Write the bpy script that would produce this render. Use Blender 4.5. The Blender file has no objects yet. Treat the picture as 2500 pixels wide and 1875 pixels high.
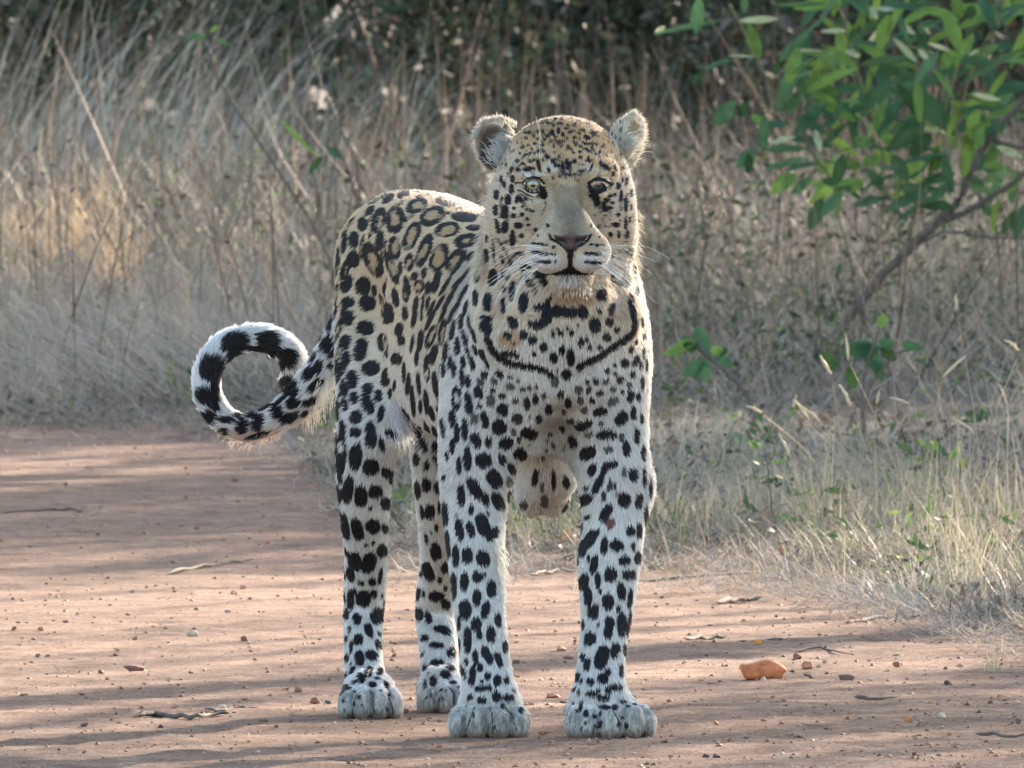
import bpy, math, random
import numpy as np
from mathutils import Vector, Matrix

rng = np.random.default_rng(7)
random.seed(7)
scene = bpy.context.scene
COL = scene.collection

# ------------------------------------------------------------------ camera
CAM_D, CAM_H = 24.0, 1.0          # metres from the leopard's forepaws, lens height
FPX = 45802.0                     # focal length in pixels of the 2500 px wide photograph
HORIZON = -108.0
PITCH = math.atan((937.5 - HORIZON) / FPX)
cam_d = bpy.data.cameras.new('camera')
cam = bpy.data.objects.new('camera', cam_d)
COL.objects.link(cam)
cam.location = (0, -CAM_D, CAM_H)
cam.rotation_euler = (math.pi / 2 - PITCH, 0, 0)
cam_d.sensor_width = 36.0
cam_d.lens = 36.0 * FPX / 2500.0
cam_d.clip_start = 0.5
cam_d.clip_end = 2000.0
cam_d.dof.use_dof = True
cam_d.dof.focus_distance = 23.9
cam_d.dof.aperture_fstop = cam_d.lens / 11.0     # an 11 mm wide pupil
scene.camera = cam

# ------------------------------------------------------------------ light
SUN_AZ = math.radians(28)         # from straight behind the scene towards the right
SUN_EL = math.radians(17)
sun_dir = Vector((math.sin(SUN_AZ) * math.cos(SUN_EL), math.cos(SUN_AZ) * math.cos(SUN_EL), math.sin(SUN_EL)))
world = bpy.data.worlds.new('World')
scene.world = world
world.use_nodes = True
wn = world.node_tree
wn.nodes.clear()
sky = wn.nodes.new('ShaderNodeTexSky')
sky.sky_type = 'NISHITA'
sky.sun_disc = False
sky.sun_elevation = SUN_EL
sky.sun_rotation = SUN_AZ
sky.air_density = 1.0
sky.dust_density = 1.0
bg = wn.nodes.new('ShaderNodeBackground')
bg.inputs['Strength'].default_value = 0.15
wo = wn.nodes.new('ShaderNodeOutputWorld')
wn.links.new(sky.outputs[0], bg.inputs[0])
wn.links.new(bg.outputs[0], wo.inputs[0])
sl = bpy.data.lights.new('sun', 'SUN')
sl.energy = 4.6
sl.angle = math.radians(0.53)
sl.color = (1.0, 0.83, 0.66)
so = bpy.data.objects.new('sun', sl)
COL.objects.link(so)
so.rotation_euler = sun_dir.to_track_quat('Z', 'Y').to_euler()

scene.view_settings.view_transform = 'Standard'
scene.view_settings.look = 'None'
scene.view_settings.gamma = 1.0
scene.view_settings.use_curve_mapping = False
scene.view_settings.exposure = 2.3
scene.render.engine = 'CYCLES'
cy = scene.cycles
cy.use_denoising = True
cy.max_bounces = 8
cy.diffuse_bounces = 3
cy.glossy_bounces = 2
cy.transmission_bounces = 4
cy.transparent_max_bounces = 8
cy.caustics_reflective = False
cy.caustics_refractive = False
cy.sample_clamp_indirect = 4.0

# ------------------------------------------------------------------ measuring
SP, CP = math.sin(PITCH), math.cos(PITCH)
MPX = CAM_D / FPX                 # metres per photo pixel at the leopard
def at(px, py, Y):
    """the point at depth Y (metres beyond the forepaws) seen at a photo pixel"""
    a = (px - 1250.0) / FPX
    b = (937.5 - py) / FPX
    d = (a, CP + b * SP, -SP + b * CP)
    t = (Y + CAM_D) / d[1]
    return Vector((a * t, Y, CAM_H + d[2] * t))
def ground_at(px, py):
    a = (px - 1250.0) / FPX
    b = (937.5 - py) / FPX
    d = (a, CP + b * SP, -SP + b * CP)
    t = -CAM_H / d[2]
    return Vector((a * t, -CAM_D + d[1] * t, 0.0))
def to_px(P):
    x = P[:, 0]; y = P[:, 1] + CAM_D; z = P[:, 2] - CAM_H
    f = y * CP - z * SP
    u = y * SP + z * CP
    return 1250.0 + FPX * x / f, 937.5 - FPX * u / f

# ------------------------------------------------------------------ helpers
def tag(o, label=None, cat=None, group=None, kind=None):
    if label: o['label'] = label
    if cat: o['category'] = cat
    if group: o['group'] = group
    if kind: o['kind'] = kind
    return o
def link(o, parent=None):
    COL.objects.link(o)
    if parent is not None: o.parent = parent
    return o
def empty(name, loc=(0, 0, 0)):
    o = bpy.data.objects.new(name, None)
    o.location = loc
    o.empty_display_size = 0.05
    return link(o)
def mesh_np(name, V, F, mat=None, parent=None, col=None, smooth=False, attr='col'):
    """V (n,3), F (m,k) one k for all faces, col (n,3)"""
    V = np.ascontiguousarray(V, dtype=np.float32); F = np.ascontiguousarray(F, dtype=np.int32)
    me = bpy.data.meshes.new(name)
    me.vertices.add(len(V)); me.vertices.foreach_set('co', V.ravel())
    k = F.shape[1]
    me.loops.add(F.size); me.loops.foreach_set('vertex_index', F.ravel())
    me.polygons.add(len(F))
    me.polygons.foreach_set('loop_start', np.arange(0, F.size, k, dtype=np.int32))
    if smooth: me.polygons.foreach_set('use_smooth', np.ones(len(F), dtype=bool))
    me.update(calc_edges=True)
    if col is not None:
        a = me.color_attributes.new(attr, 'FLOAT_COLOR', 'POINT')
        c = np.ones((len(V), 4), dtype=np.float32); c[:, :3] = col
        a.data.foreach_set('color', c.ravel())
    if mat: me.materials.append(mat)
    o = bpy.data.objects.new(name, me)
    return link(o, parent)
def lerp(a, b, t): return a + (b - a) * t
def smooth01(x): x = np.clip(x, 0, 1); return x * x * (3 - 2 * x)

class Nodes:
    def __init__(s, name):
        s.m = bpy.data.materials.new(name); s.m.use_nodes = True
        s.t = s.m.node_tree; s.t.nodes.clear()
        s.out = s.n('ShaderNodeOutputMaterial')
    def n(s, typ, **kw):
        nd = s.t.nodes.new(typ)
        for k, v in kw.items():
            if k in nd.inputs: nd.inputs[k].default_value = v
            else: setattr(nd, k, v)
        return nd
    def l(s, a, b): s.t.links.new(a, b)
    def noise(s, scale, detail=4, rough=.6, vec=None, dist=0.0):
        nd = s.n('ShaderNodeTexNoise'); nd.inputs['Scale'].default_value = scale
        nd.inputs['Detail'].default_value = detail; nd.inputs['Roughness'].default_value = rough
        nd.inputs['Distortion'].default_value = dist
        if vec is not None: s.l(vec, nd.inputs['Vector'])
        return nd
    def ramp(s, fac, stops):
        nd = s.n('ShaderNodeValToRGB'); cr = nd.color_ramp
        while len(cr.elements) < len(stops): cr.elements.new(0.5)
        for e, (p, c) in zip(cr.elements, stops):
            e.position = p; e.color = (c[0], c[1], c[2], 1) if hasattr(c, '__len__') else (c, c, c, 1)
        s.l(fac, nd.inputs[0]); return nd
    def mix(s, fac, a, b, mode='MIX'):
        nd = s.n('ShaderNodeMixRGB'); nd.blend_type = mode
        for i, v in ((0, fac), (1, a), (2, b)):
            if hasattr(v, 'is_output'): s.l(v, nd.inputs[i])
            else: nd.inputs[i].default_value = v if i == 0 else (v[0], v[1], v[2], 1)
        return nd.outputs[0]

def attr_material(name, rough=.8, translucent=.0, noise_scale=None, noise_amt=.3, spec=.2, sat=1.0):
    """colour comes from each blade's or leaf's own colour attribute; part of the light passes through"""
    N = Nodes(name)
    a = N.n('ShaderNodeAttribute', attribute_name='col')
    c = a.outputs['Color']
    if noise_scale:
        tc = N.n('ShaderNodeTexCoord')
        nz = N.noise(noise_scale, 3, vec=tc.outputs['Object'])
        r = N.ramp(nz.outputs['Fac'], [(.3, 1 - noise_amt), (.7, 1 + noise_amt * .4)])
        c = N.mix(1.0, c, r.outputs[0], 'MULTIPLY')
    b = N.n('ShaderNodeBsdfPrincipled'); b.inputs['Roughness'].default_value = rough
    b.inputs['Specular IOR Level'].default_value = spec
    N.l(c, b.inputs['Base Color'])
    if translucent > 0:
        t = N.n('ShaderNodeBsdfTranslucent'); N.l(c, t.inputs['Color'])
        m = N.n('ShaderNodeMixShader'); m.inputs[0].default_value = translucent
        N.l(b.outputs[0], m.inputs[1]); N.l(t.outputs[0], m.inputs[2]); N.l(m.outputs[0], N.out.inputs[0])
    else: N.l(b.outputs[0], N.out.inputs[0])
    return N.m
def plain_material(name, color, rough=.6, spec=.3, noise=0, scale=40, bump=0, coat=0):
    N = Nodes(name)
    b = N.n('ShaderNodeBsdfPrincipled'); b.inputs['Roughness'].default_value = rough
    b.inputs['Specular IOR Level'].default_value = spec
    b.inputs['Coat Weight'].default_value = coat
    tc = N.n('ShaderNodeTexCoord')
    nz = N.noise(scale, 5, vec=tc.outputs['Object'])
    r = N.ramp(nz.outputs['Fac'], [(.3, tuple(x * (1 - noise) for x in color)), (.7, tuple(min(1, x * (1 + noise)) for x in color))])
    N.l(r.outputs[0], b.inputs['Base Color'])
    if bump:
        bp = N.n('ShaderNodeBump'); bp.inputs['Strength'].default_value = bump; bp.inputs['Distance'].default_value = .004
        N.l(nz.outputs['Fac'], bp.inputs['Height']); N.l(bp.outputs[0], b.inputs['Normal'])
    N.l(b.outputs[0], N.out.inputs[0])
    return N.m
# ================================================================== THE LEOPARD
def axis(*segs):
    out = []
    for a, b, s in segs:
        n = max(1, int(round((b - a) / s))); out += list(np.linspace(a, b, n, endpoint=False))
    out.append(segs[-1][1]); return np.array(out, dtype=np.float32)
GX = axis((-0.44, -0.06, .0031), (-0.06, 0.20, .0019))
GY = axis((-0.29, -0.02, .0019), (-0.02, 1.14, .0036))
GZ = axis((-0.01, 0.12, .0026), (0.12, 0.56, .0034), (0.56, 0.83, .0019))
FLD = np.full((len(GX), len(GY), len(GZ)), 0.5, dtype=np.float32)
def region(lo, hi):
    s = []
    for g, a, b in zip((GX, GY, GZ), lo, hi):
        s.append(slice(max(0, np.searchsorted(g, a) - 1), min(len(g), np.searchsorted(g, b) + 1)))
    return tuple(s)
def put(fn, lo, hi, k, mode='add'):
    pad = k + .012
    s = region([v - pad for v in lo], [v + pad for v in hi])
    x = GX[s[0]][:, None, None]; y = GY[s[1]][None, :, None]; z = GZ[s[2]][None, None, :]
    d = fn(x, y, z).astype(np.float32)
    f = FLD[s]
    if mode == 'add':
        h = np.clip(.5 + .5 * (f - d) / k, 0, 1)
        FLD[s] = f * (1 - h) + d * h - k * h * (1 - h)
    else:
        d = -d
        h = np.clip(.5 - .5 * (f - d) / k, 0, 1)
        FLD[s] = f * (1 - h) + d * h + k * h * (1 - h)
def cone(a, b, ra, rb, k=.03, mode='add', sx=1.0, sy=1.0):
    """tapered limb between two points; sx, sy squash it across X and Y"""
    a = np.array(a); b = np.array(b)
    sc = np.array([sx, sy, 1.0]); A = a / sc; B = b / sc; ba = B - A; L = float(ba @ ba) + 1e-9
    def fn(x, y, z):
        px, py, pz = x / sx - A[0], y / sy - A[1], z - A[2]
        h = np.clip((px * ba[0] + py * ba[1] + pz * ba[2]) / L, 0, 1)
        return (np.sqrt((px - h * ba[0]) ** 2 + (py - h * ba[1]) ** 2 + (pz - h * ba[2]) ** 2) - (ra + (rb - ra) * h)) * min(sx, sy, 1.0)
    r = max(ra, rb) * max(sx, sy, 1.0)
    put(fn, np.minimum(a, b) - r, np.maximum(a, b) + r, k, mode)
def blob(c, r, k=.02, mode='add', rot=None):
    """ellipsoid with radii r; rot = 3x3 matrix whose columns are its axes"""
    c = np.array(c); r = np.array(r, dtype=float)
    R = np.eye(3) if rot is None else np.array(rot)
    def fn(x, y, z):
        p = (x - c[0], y - c[1], z - c[2])
        q = [(p[0] * R[0, i] + p[1] * R[1, i] + p[2] * R[2, i]) for i in range(3)]
        k0 = np.sqrt(sum((q[i] / r[i]) ** 2 for i in range(3)))
        k1 = np.sqrt(sum((q[i] / r[i] ** 2) ** 2 for i in range(3)))
        return k0 * (k0 - 1) / (k1 + 1e-6)
    m = r.max() if rot is not None else r
    put(fn, c - m, c + m, k, mode)
def pc(px, py, Y): return at(px, py, Y)
def chain(pts, k=.03, sx=1.0):
    """a limb through several points: one smooth tapering tube, blended once into what is there"""
    P = np.array([list(pc(*p[:3])) for p in pts]); R = np.array([p[3] * MPX for p in pts])
    # round the bends: resample with a Catmull-Rom curve
    Q = np.vstack([2 * P[0] - P[1], P, 2 * P[-1] - P[-2]]); RR = np.concatenate([[R[0]], R, [R[-1]]])
    pp, rr = [], []
    for i in range(1, len(Q) - 2):
        for t in (0, .25, .5, .75):
            a = -.5 * t ** 3 + t * t - .5 * t; b = 1.5 * t ** 3 - 2.5 * t * t + 1
            c = -1.5 * t ** 3 + 2 * t * t + .5 * t; d = .5 * t ** 3 - .5 * t * t
            pp.append(a * Q[i - 1] + b * Q[i] + c * Q[i + 1] + d * Q[i + 2])
            rr.append(a * RR[i - 1] + b * RR[i] + c * RR[i + 1] + d * RR[i + 2])
    pp.append(P[-1]); rr.append(R[-1]); pp = np.array(pp); rr = np.array(rr)
    rm = rr.max()
    lo = (pp - rr[:, None]).min(0) - k - .012; hi = (pp + rr[:, None]).max(0) + k + .012
    s = region(lo, hi)
    x = GX[s[0]][:, None, None]; y = GY[s[1]][None, :, None]; z = GZ[s[2]][None, None, :]
    D = np.full((x.shape[0], y.shape[1], z.shape[2]), .5, dtype=np.float32)
    for i in range(len(pp) - 1):
        A, B, ra, rb = pp[i], pp[i + 1], rr[i], rr[i + 1]
        m = max(ra, rb) + k + .012
        l2 = np.minimum(A, B) - m; h2 = np.maximum(A, B) + m
        q = [slice(np.searchsorted(g, l), np.searchsorted(g, h)) for g, l, h in ((x[:, 0, 0], l2[0], h2[0]), (y[0, :, 0], l2[1], h2[1]), (z[0, 0, :], l2[2], h2[2]))]
        X, Y, Z = x[q[0]] - A[0], y[:, q[1]] - A[1], z[:, :, q[2]] - A[2]
        ba = (B - A); L = float(ba @ ba) + 1e-9
        h = np.clip((X * ba[0] + Y * ba[1] + Z * ba[2]) / L, 0, 1)
        d = np.sqrt((X - h * ba[0]) ** 2 + (Y - h * ba[1]) ** 2 + (Z - h * ba[2]) ** 2) - (ra + (rb - ra) * h)
        D[q[0], q[1], q[2]] = np.minimum(D[q[0], q[1], q[2]], d)
    f = FLD[s]; h = np.clip(.5 + .5 * (f - D) / k, 0, 1)
    FLD[s] = f * (1 - h) + D * h - k * h * (1 - h)
def pb(px, py, Y, rx, ry, rz_depth, k=.02, mode='add', rot=None):
    blob(pc(px, py, Y), (rx * MPX, rz_depth * MPX, ry * MPX), k, mode, rot)

# --- trunk: back, ribs, belly, from the rump (left, behind) to the chest
chain([(990, 612, .80, 158), (1060, 622, .60, 158), (1150, 650, .38, 150), (1270, 680, .16, 150), (1350, 700, .04, 150)], .04)
chain([(1010, 800, .74, 120), (1090, 900, .50, 150), (1190, 930, .30, 165), (1310, 935, .12, 165), (1365, 905, .03, 150)], .06)
chain([(1110, 780, .45, 158), (1280, 800, .18, 180)], .06)
pb(1368, 870, -.03, 170, 130, 120, .05)                       # breast
pb(1365, 1000, .02, 120, 110, 120, .05)
# --- hind quarters
chain([(960, 660, .79, 138), (914, 860, .68, 100), (905, 1010, .60, 86), (892, 1120, .60, 76), (889, 1240, .64, 63), (893, 1345, .70, 55),
       (889, 1470, .755, 53), (886, 1560, .725, 49), (890, 1640, .70, 51), (898, 1690, .67, 58)], .04)
pb(945, 1030, .56, 52, 75, 60, .04)                          # fold of the flank
chain([(1110, 660, .82, 140), (1096, 880, .80, 110), (1085, 1060, .74, 90), (1083, 1180, .76, 78), (1084, 1290, .82, 66), (1080, 1380, .90, 58),
       (1064, 1480, .965, 54), (1070, 1570, .93, 50), (1074, 1640, .90, 49), (1080, 1690, .86, 52)], .04)
# --- shoulders and forelegs
chain([(1230, 700, .12, 110), (1195, 880, .05, 118), (1170, 1080, .05, 102), (1160, 1200, .06, 86), (1160, 1310, .05, 74), (1169, 1430, .045, 68),
       (1173, 1500, .035, 64), (1184, 1600, .03, 62), (1194, 1690, .015, 68)], .04)
chain([(1440, 720, .10, 120), (1474, 900, .03, 108), (1488, 1080, .03, 98), (1496, 1190, .04, 94), (1492, 1260, .04, 88), (1486, 1393, .035, 77),
       (1480, 1500, .03, 64), (1470, 1590, .02, 59), (1463, 1680, .01, 65)], .04)
pb(1545, 1175, .06, 44, 62, 60, .03)                          # elbow of the outer leg
# --- hollow between the forelegs
cone(pc(1335, 1130, -.10), pc(1325, 1500, -.10), .030, .045, .03, 'cut')
cone(pc(1378, 900, -.140), pc(1376, 950, -.108), .004, .009, .02, 'cut')
cone(pc(1376, 950, -.108), pc(1370, 1012, -.060), .009, .020, .022, 'cut')
cone(pc(1370, 1012, -.060), pc(1360, 1080, -.015), .020, .032, .025, 'cut')
cone(pc(1360, 1080, -.015), pc(1345, 1260, .020), .032, .046, .025, 'cut')
# --- loose skin of the belly, seen between the forelegs
pb(1345, 1120, .26, 78, 110, 130, .05)
pb(1300, 1195, .30, 46, 66, 60, .018)
pb(1352, 1190, .30, 44, 72, 60, .010)
pb(1372, 1160, .46, 36, 60, 60, .03)
# --- neck and throat
chain([(1366, 520, .02, 155), (1362, 640, .02, 185), (1362, 760, .02, 198), (1364, 830, .03, 190)], .05)
chain([(1385, 640, -.10, 95), (1375, 760, -.11, 120), (1368, 850, -.07, 110)], .04)
pb(1265, 790, -.06, 110, 80, 90, .03)                         # loose folds above the black collar
pb(1470, 760, -.06, 100, 85, 90, .03)

# --- head
EYE_L, EYE_R = (1303, 445), (1459, 445)
pb(1374, 427, -.07, 150, 139, 160, .03)
pb(1376, 386, -.112, 114, 83, 96, .04)                      # forehead
pb(1270, 510, -.080, 80, 95, 105, .035)                       # cheeks
pb(1474, 508, -.080, 74, 95, 105, .035)
pb(1262, 590, -.05, 72, 80, 90, .04)
pb(1476, 590, -.05, 70, 80, 90, .04)
pb(1382, 505, -.118, 104, 92, 90, .045)                       # middle of the face
cone(pc(1381, 425, -.165), pc(1392, 562, -.232), 40 * MPX, 41 * MPX, .03, sx=1.12)
pb(1388, 606, -.200, 92, 62, 92, .03)                         # muzzle
pb(1338, 612, -.226, 52, 42, 50, .016)
pb(1441, 612, -.228, 48, 41, 50, .016)
pb(1391, 668, -.196, 52, 30, 62, .010)                        # lower jaw and chin
pb(1310, 408, -.166, 52, 24, 40, .03)                         # brows
pb(1452, 408, -.160, 48, 24, 40, .03)
for ex, ey in (EYE_L, EYE_R):
    pb(ex, ey, -.205, 27, 15, 36, .014, 'cut')
pb(1340, 482, -.202, 16, 34, 26, .018, 'cut'); pb(1428, 482, -.202, 15, 34, 26, .018, 'cut')    # hollows beside the bridge of the nose
pb(1376, 372, -.178, 9, 34, 12, .015, 'cut')
# eyelids
def lid(pts, Y, r):
    for (a, b), (c, d) in zip(pts[:-1], pts[1:]):
        cone(pc(a, b, Y + (abs((a + 0) - pts[len(pts) // 2][0]) * .00022)), pc(c, d, Y + (abs(c - pts[len(pts) // 2][0]) * .00022)), r * MPX, r * MPX, .0035)
lid([(1273, 443), (1284, 432), (1300, 425), (1317, 429), (1330, 444)], -.1845, 6)
lid([(1275, 453), (1289, 465), (1304, 469), (1319, 465), (1331, 453)], -.1830, 6)
lid([(1436, 447), (1446, 438), (1462, 434), (1477, 438), (1487, 447)], -.1845, 9)
lid([(1437, 453), (1446, 463), (1460, 466), (1474, 462), (1484, 452)], -.1830, 8)
for a, b in (((1308, 660, -.240), (1350, 664, -.272)), ((1350, 664, -.272), (1392, 646, -.287)), ((1392, 646, -.287), (1428, 664, -.272)), ((1428, 664, -.272), (1456, 660, -.245))):
    cone(pc(*a), pc(*b), .0024, .0024, .004, 'cut')
cone(pc(1394, 600, -.300), pc(1394, 644, -.292), .0030, .0030, .005, 'cut')
# ears: thick cups, the left one open to the lens, the right one turned aside
def ear(cx, cy, Y, w, h, yaw, roll):
    Rz = np.array(Matrix.Rotation(math.radians(yaw), 3, 'Z') @ Matrix.Rotation(math.radians(roll), 3, 'Y'))
    c = np.array(pc(cx, cy, Y))
    blob(c, (w * MPX, .024, h * MPX), .012, 'add', Rz)
    cut = c + Rz @ np.array([0, -.024, .001])
    blob(cut, (w * .78 * MPX, .026, h * .80 * MPX), .006, 'cut', Rz)
ear(1209, 346, -.045, 55, 66, -22, -22)
ear(1528, 344, -.045, 48, 74, 48, 24)

# --- paws: four toes each, with a furrow between neighbours
def paw(cx, base, Y, w, turn, n=4, tall=1.0, left_to_right=(1, 1, 1, 1)):
    """w = width in photo px; turn = degrees the toes point to the right"""
    c = pc(cx, base, Y); t = math.radians(turn)
    fwd = np.array([math.sin(t), -math.cos(t), 0]); side = np.array([math.cos(t), math.sin(t), 0])
    c = np.array([c[0], c[1], 0.0]); W = w * MPX
    R = np.stack([side, fwd, np.array([0, 0, 1.0])], axis=1)
    blob(c - fwd * .018 + np.array([0, 0, .036 * tall]), (W * .45, .052, .033 * tall), .02, 'add', R)
    for i, s in enumerate((-.37, -.13, .13, .37)):
        f = .026 if i in (1, 2) else .008
        hgt = (.029 if i in (1, 2) else .025) * tall
        blob(c + side * (s * W) + fwd * f + np.array([0, 0, hgt * .80]), (W * .17, .036, hgt), .0045, 'add', R)
    return c, fwd, side, W
PAWS = [paw(1196, 1800, .02, 186, -4), paw(1485, 1797, .02, 205, 24),
        paw(904, 1757, .62, 150, 2, tall=.95), paw(1084, 1747, .80, 128, 14, tall=.95)]

# --- tail: down behind the thigh, then a loop turned up and back on itself
TAILC = [(935, 600, .90, 60), (898, 650, .96, 52), (868, 740, 1.0, 46), (818, 856, 1.00, 47), (742, 958, 1.00, 44), (678, 1012, .98, 38), (604, 1038, .97, 34),
         (544, 1014, .97, 34), (509, 962, .97, 35), (507, 902, .98, 35), (540, 848, .99, 36), (593, 822, 1.0, 34),
         (648, 822, 1.01, 34), (697, 846, 1.02, 35), (719, 886, 1.04, 34), (712, 925, 1.055, 29)]
chain(TAILC, .008)

# floor of the paws is flat
s_ = GZ <= .0015
FLD[:, :, s_] = np.maximum(FLD[:, :, s_], .002)

def surface_net(F, gx, gy, gz):
    neg = F < 0
    nx, ny, nz = F.shape
    c = neg[:-1, :-1, :-1].astype(np.uint8)
    cnt = np.zeros((nx - 1, ny - 1, nz - 1), np.uint8)
    for i in (0, 1):
        for j in (0, 1):
            for k in (0, 1):
                cnt += neg[i:nx - 1 + i, j:ny - 1 + j, k:nz - 1 + k]
    act = (cnt > 0) & (cnt < 8)
    del cnt
    ii, jj, kk = np.nonzero(act)
    idx = np.full(act.shape, -1, np.int32); idx[ii, jj, kk] = np.arange(len(ii), dtype=np.int32)
    cv = {}
    for a in (0, 1):
        for b in (0, 1):
            for d in (0, 1):
                cv[(a, b, d)] = F[ii + a, jj + b, kk + d]
    acc = np.zeros((len(ii), 3)); num = np.zeros(len(ii))
    co = sorted(cv)
    for p in co:
        for ax in range(3):
            if p[ax] == 0:
                q = list(p); q[ax] = 1; q = tuple(q)
                A, B = cv[p], cv[q]; m = (A < 0) != (B < 0)
                t = np.where(m, A / np.where(m, A - B, 1), 0)
                for x in range(3):
                    v = p[x] + (t if x == ax else 0)
                    acc[:, x] += np.where(m, v, 0)
                num += m
    acc /= num[:, None]
    V = np.empty((len(ii), 3))
    for x, (g, i_) in enumerate(((gx, ii), (gy, jj), (gz, kk))):
        V[:, x] = g[i_] + (g[i_ + 1] - g[i_]) * acc[:, x]
    Q = []
    for ax in range(3):
        sl0 = [slice(1, -1)] * 3; sl1 = [slice(1, -1)] * 3
        sl0[ax] = slice(0, -1); sl1[ax] = slice(1, None)
        a, b = neg[tuple(sl0)], neg[tuple(sl1)]
        e = np.nonzero(a != b); flip = a[e]
        base = [e[0] + 1, e[1] + 1, e[2] + 1]; base[ax] = e[ax]
        o1, o2 = [(1, 2), (2, 0), (0, 1)][ax]
        def g(d1, d2):
            p = [base[0].copy(), base[1].copy(), base[2].copy()]
            p[o1] = p[o1] - d1; p[o2] = p[o2] - d2
            return idx[p[0], p[1], p[2]]
        q = np.stack([g(1, 1), g(0, 1), g(0, 0), g(1, 0)], axis=1)
        q[~flip] = q[~flip][:, ::-1]
        Q.append(q)
    return V, np.concatenate(Q)
BV, BF = surface_net(FLD, GX, GY, GZ)
del FLD
# keep the one connected skin
def biggest(V, F):
    lab = np.arange(len(V))
    for _ in range(400):
        m = lab[F].min(axis=1)
        new = lab.copy()
        for c in range(F.shape[1]): np.minimum.at(new, F[:, c], m)
        new = new[new]
        if (new == lab).all(): break
        lab = new
    u, n = np.unique(lab, return_counts=True)
    keep = lab == u[n.argmax()]
    remap = np.cumsum(keep) - 1
    F = F[keep[F].all(axis=1)]
    return V[keep], remap[F].astype(np.int32), keep
BV, BF, _ = biggest(BV, BF)
def vnormals(V, F):
    n = np.cross(V[F[:, 2]] - V[F[:, 0]], V[F[:, 3]] - V[F[:, 1]])
    N = np.zeros_like(V)
    for c in range(4):
        for x in range(3): N[:, x] += np.bincount(F[:, c], n[:, x], len(V))
    return N / (np.linalg.norm(N, axis=1)[:, None] + 1e-12)
def relax(V, F, it=2, lam=.5, mu=-.52):
    E = np.concatenate([F[:, [0, 1]], F[:, [1, 2]], F[:, [2, 3]], F[:, [3, 0]]])
    deg = np.bincount(E[:, 0], minlength=len(V)) + np.bincount(E[:, 1], minlength=len(V))
    for i in range(it * 2):
        A = np.zeros_like(V)
        for x in range(3):
            A[:, x] = np.bincount(E[:, 0], V[E[:, 1], x], len(V)) + np.bincount(E[:, 1], V[E[:, 0], x], len(V))
        V = V + (lam if i % 2 == 0 else mu) * (A / deg[:, None] - V)
    return V
BV = relax(BV, BF, 3)
BN = vnormals(BV, BF)
shr = np.where(BV[:, 2] < .045, .0012, np.where((BV[:, 1] < -.09) & (BV[:, 2] > .55), .0008, .0034))   # room for the fur
BV = BV - BN * shr[:, None]
print('leopard skin', BV.shape, BF.shape)
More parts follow.
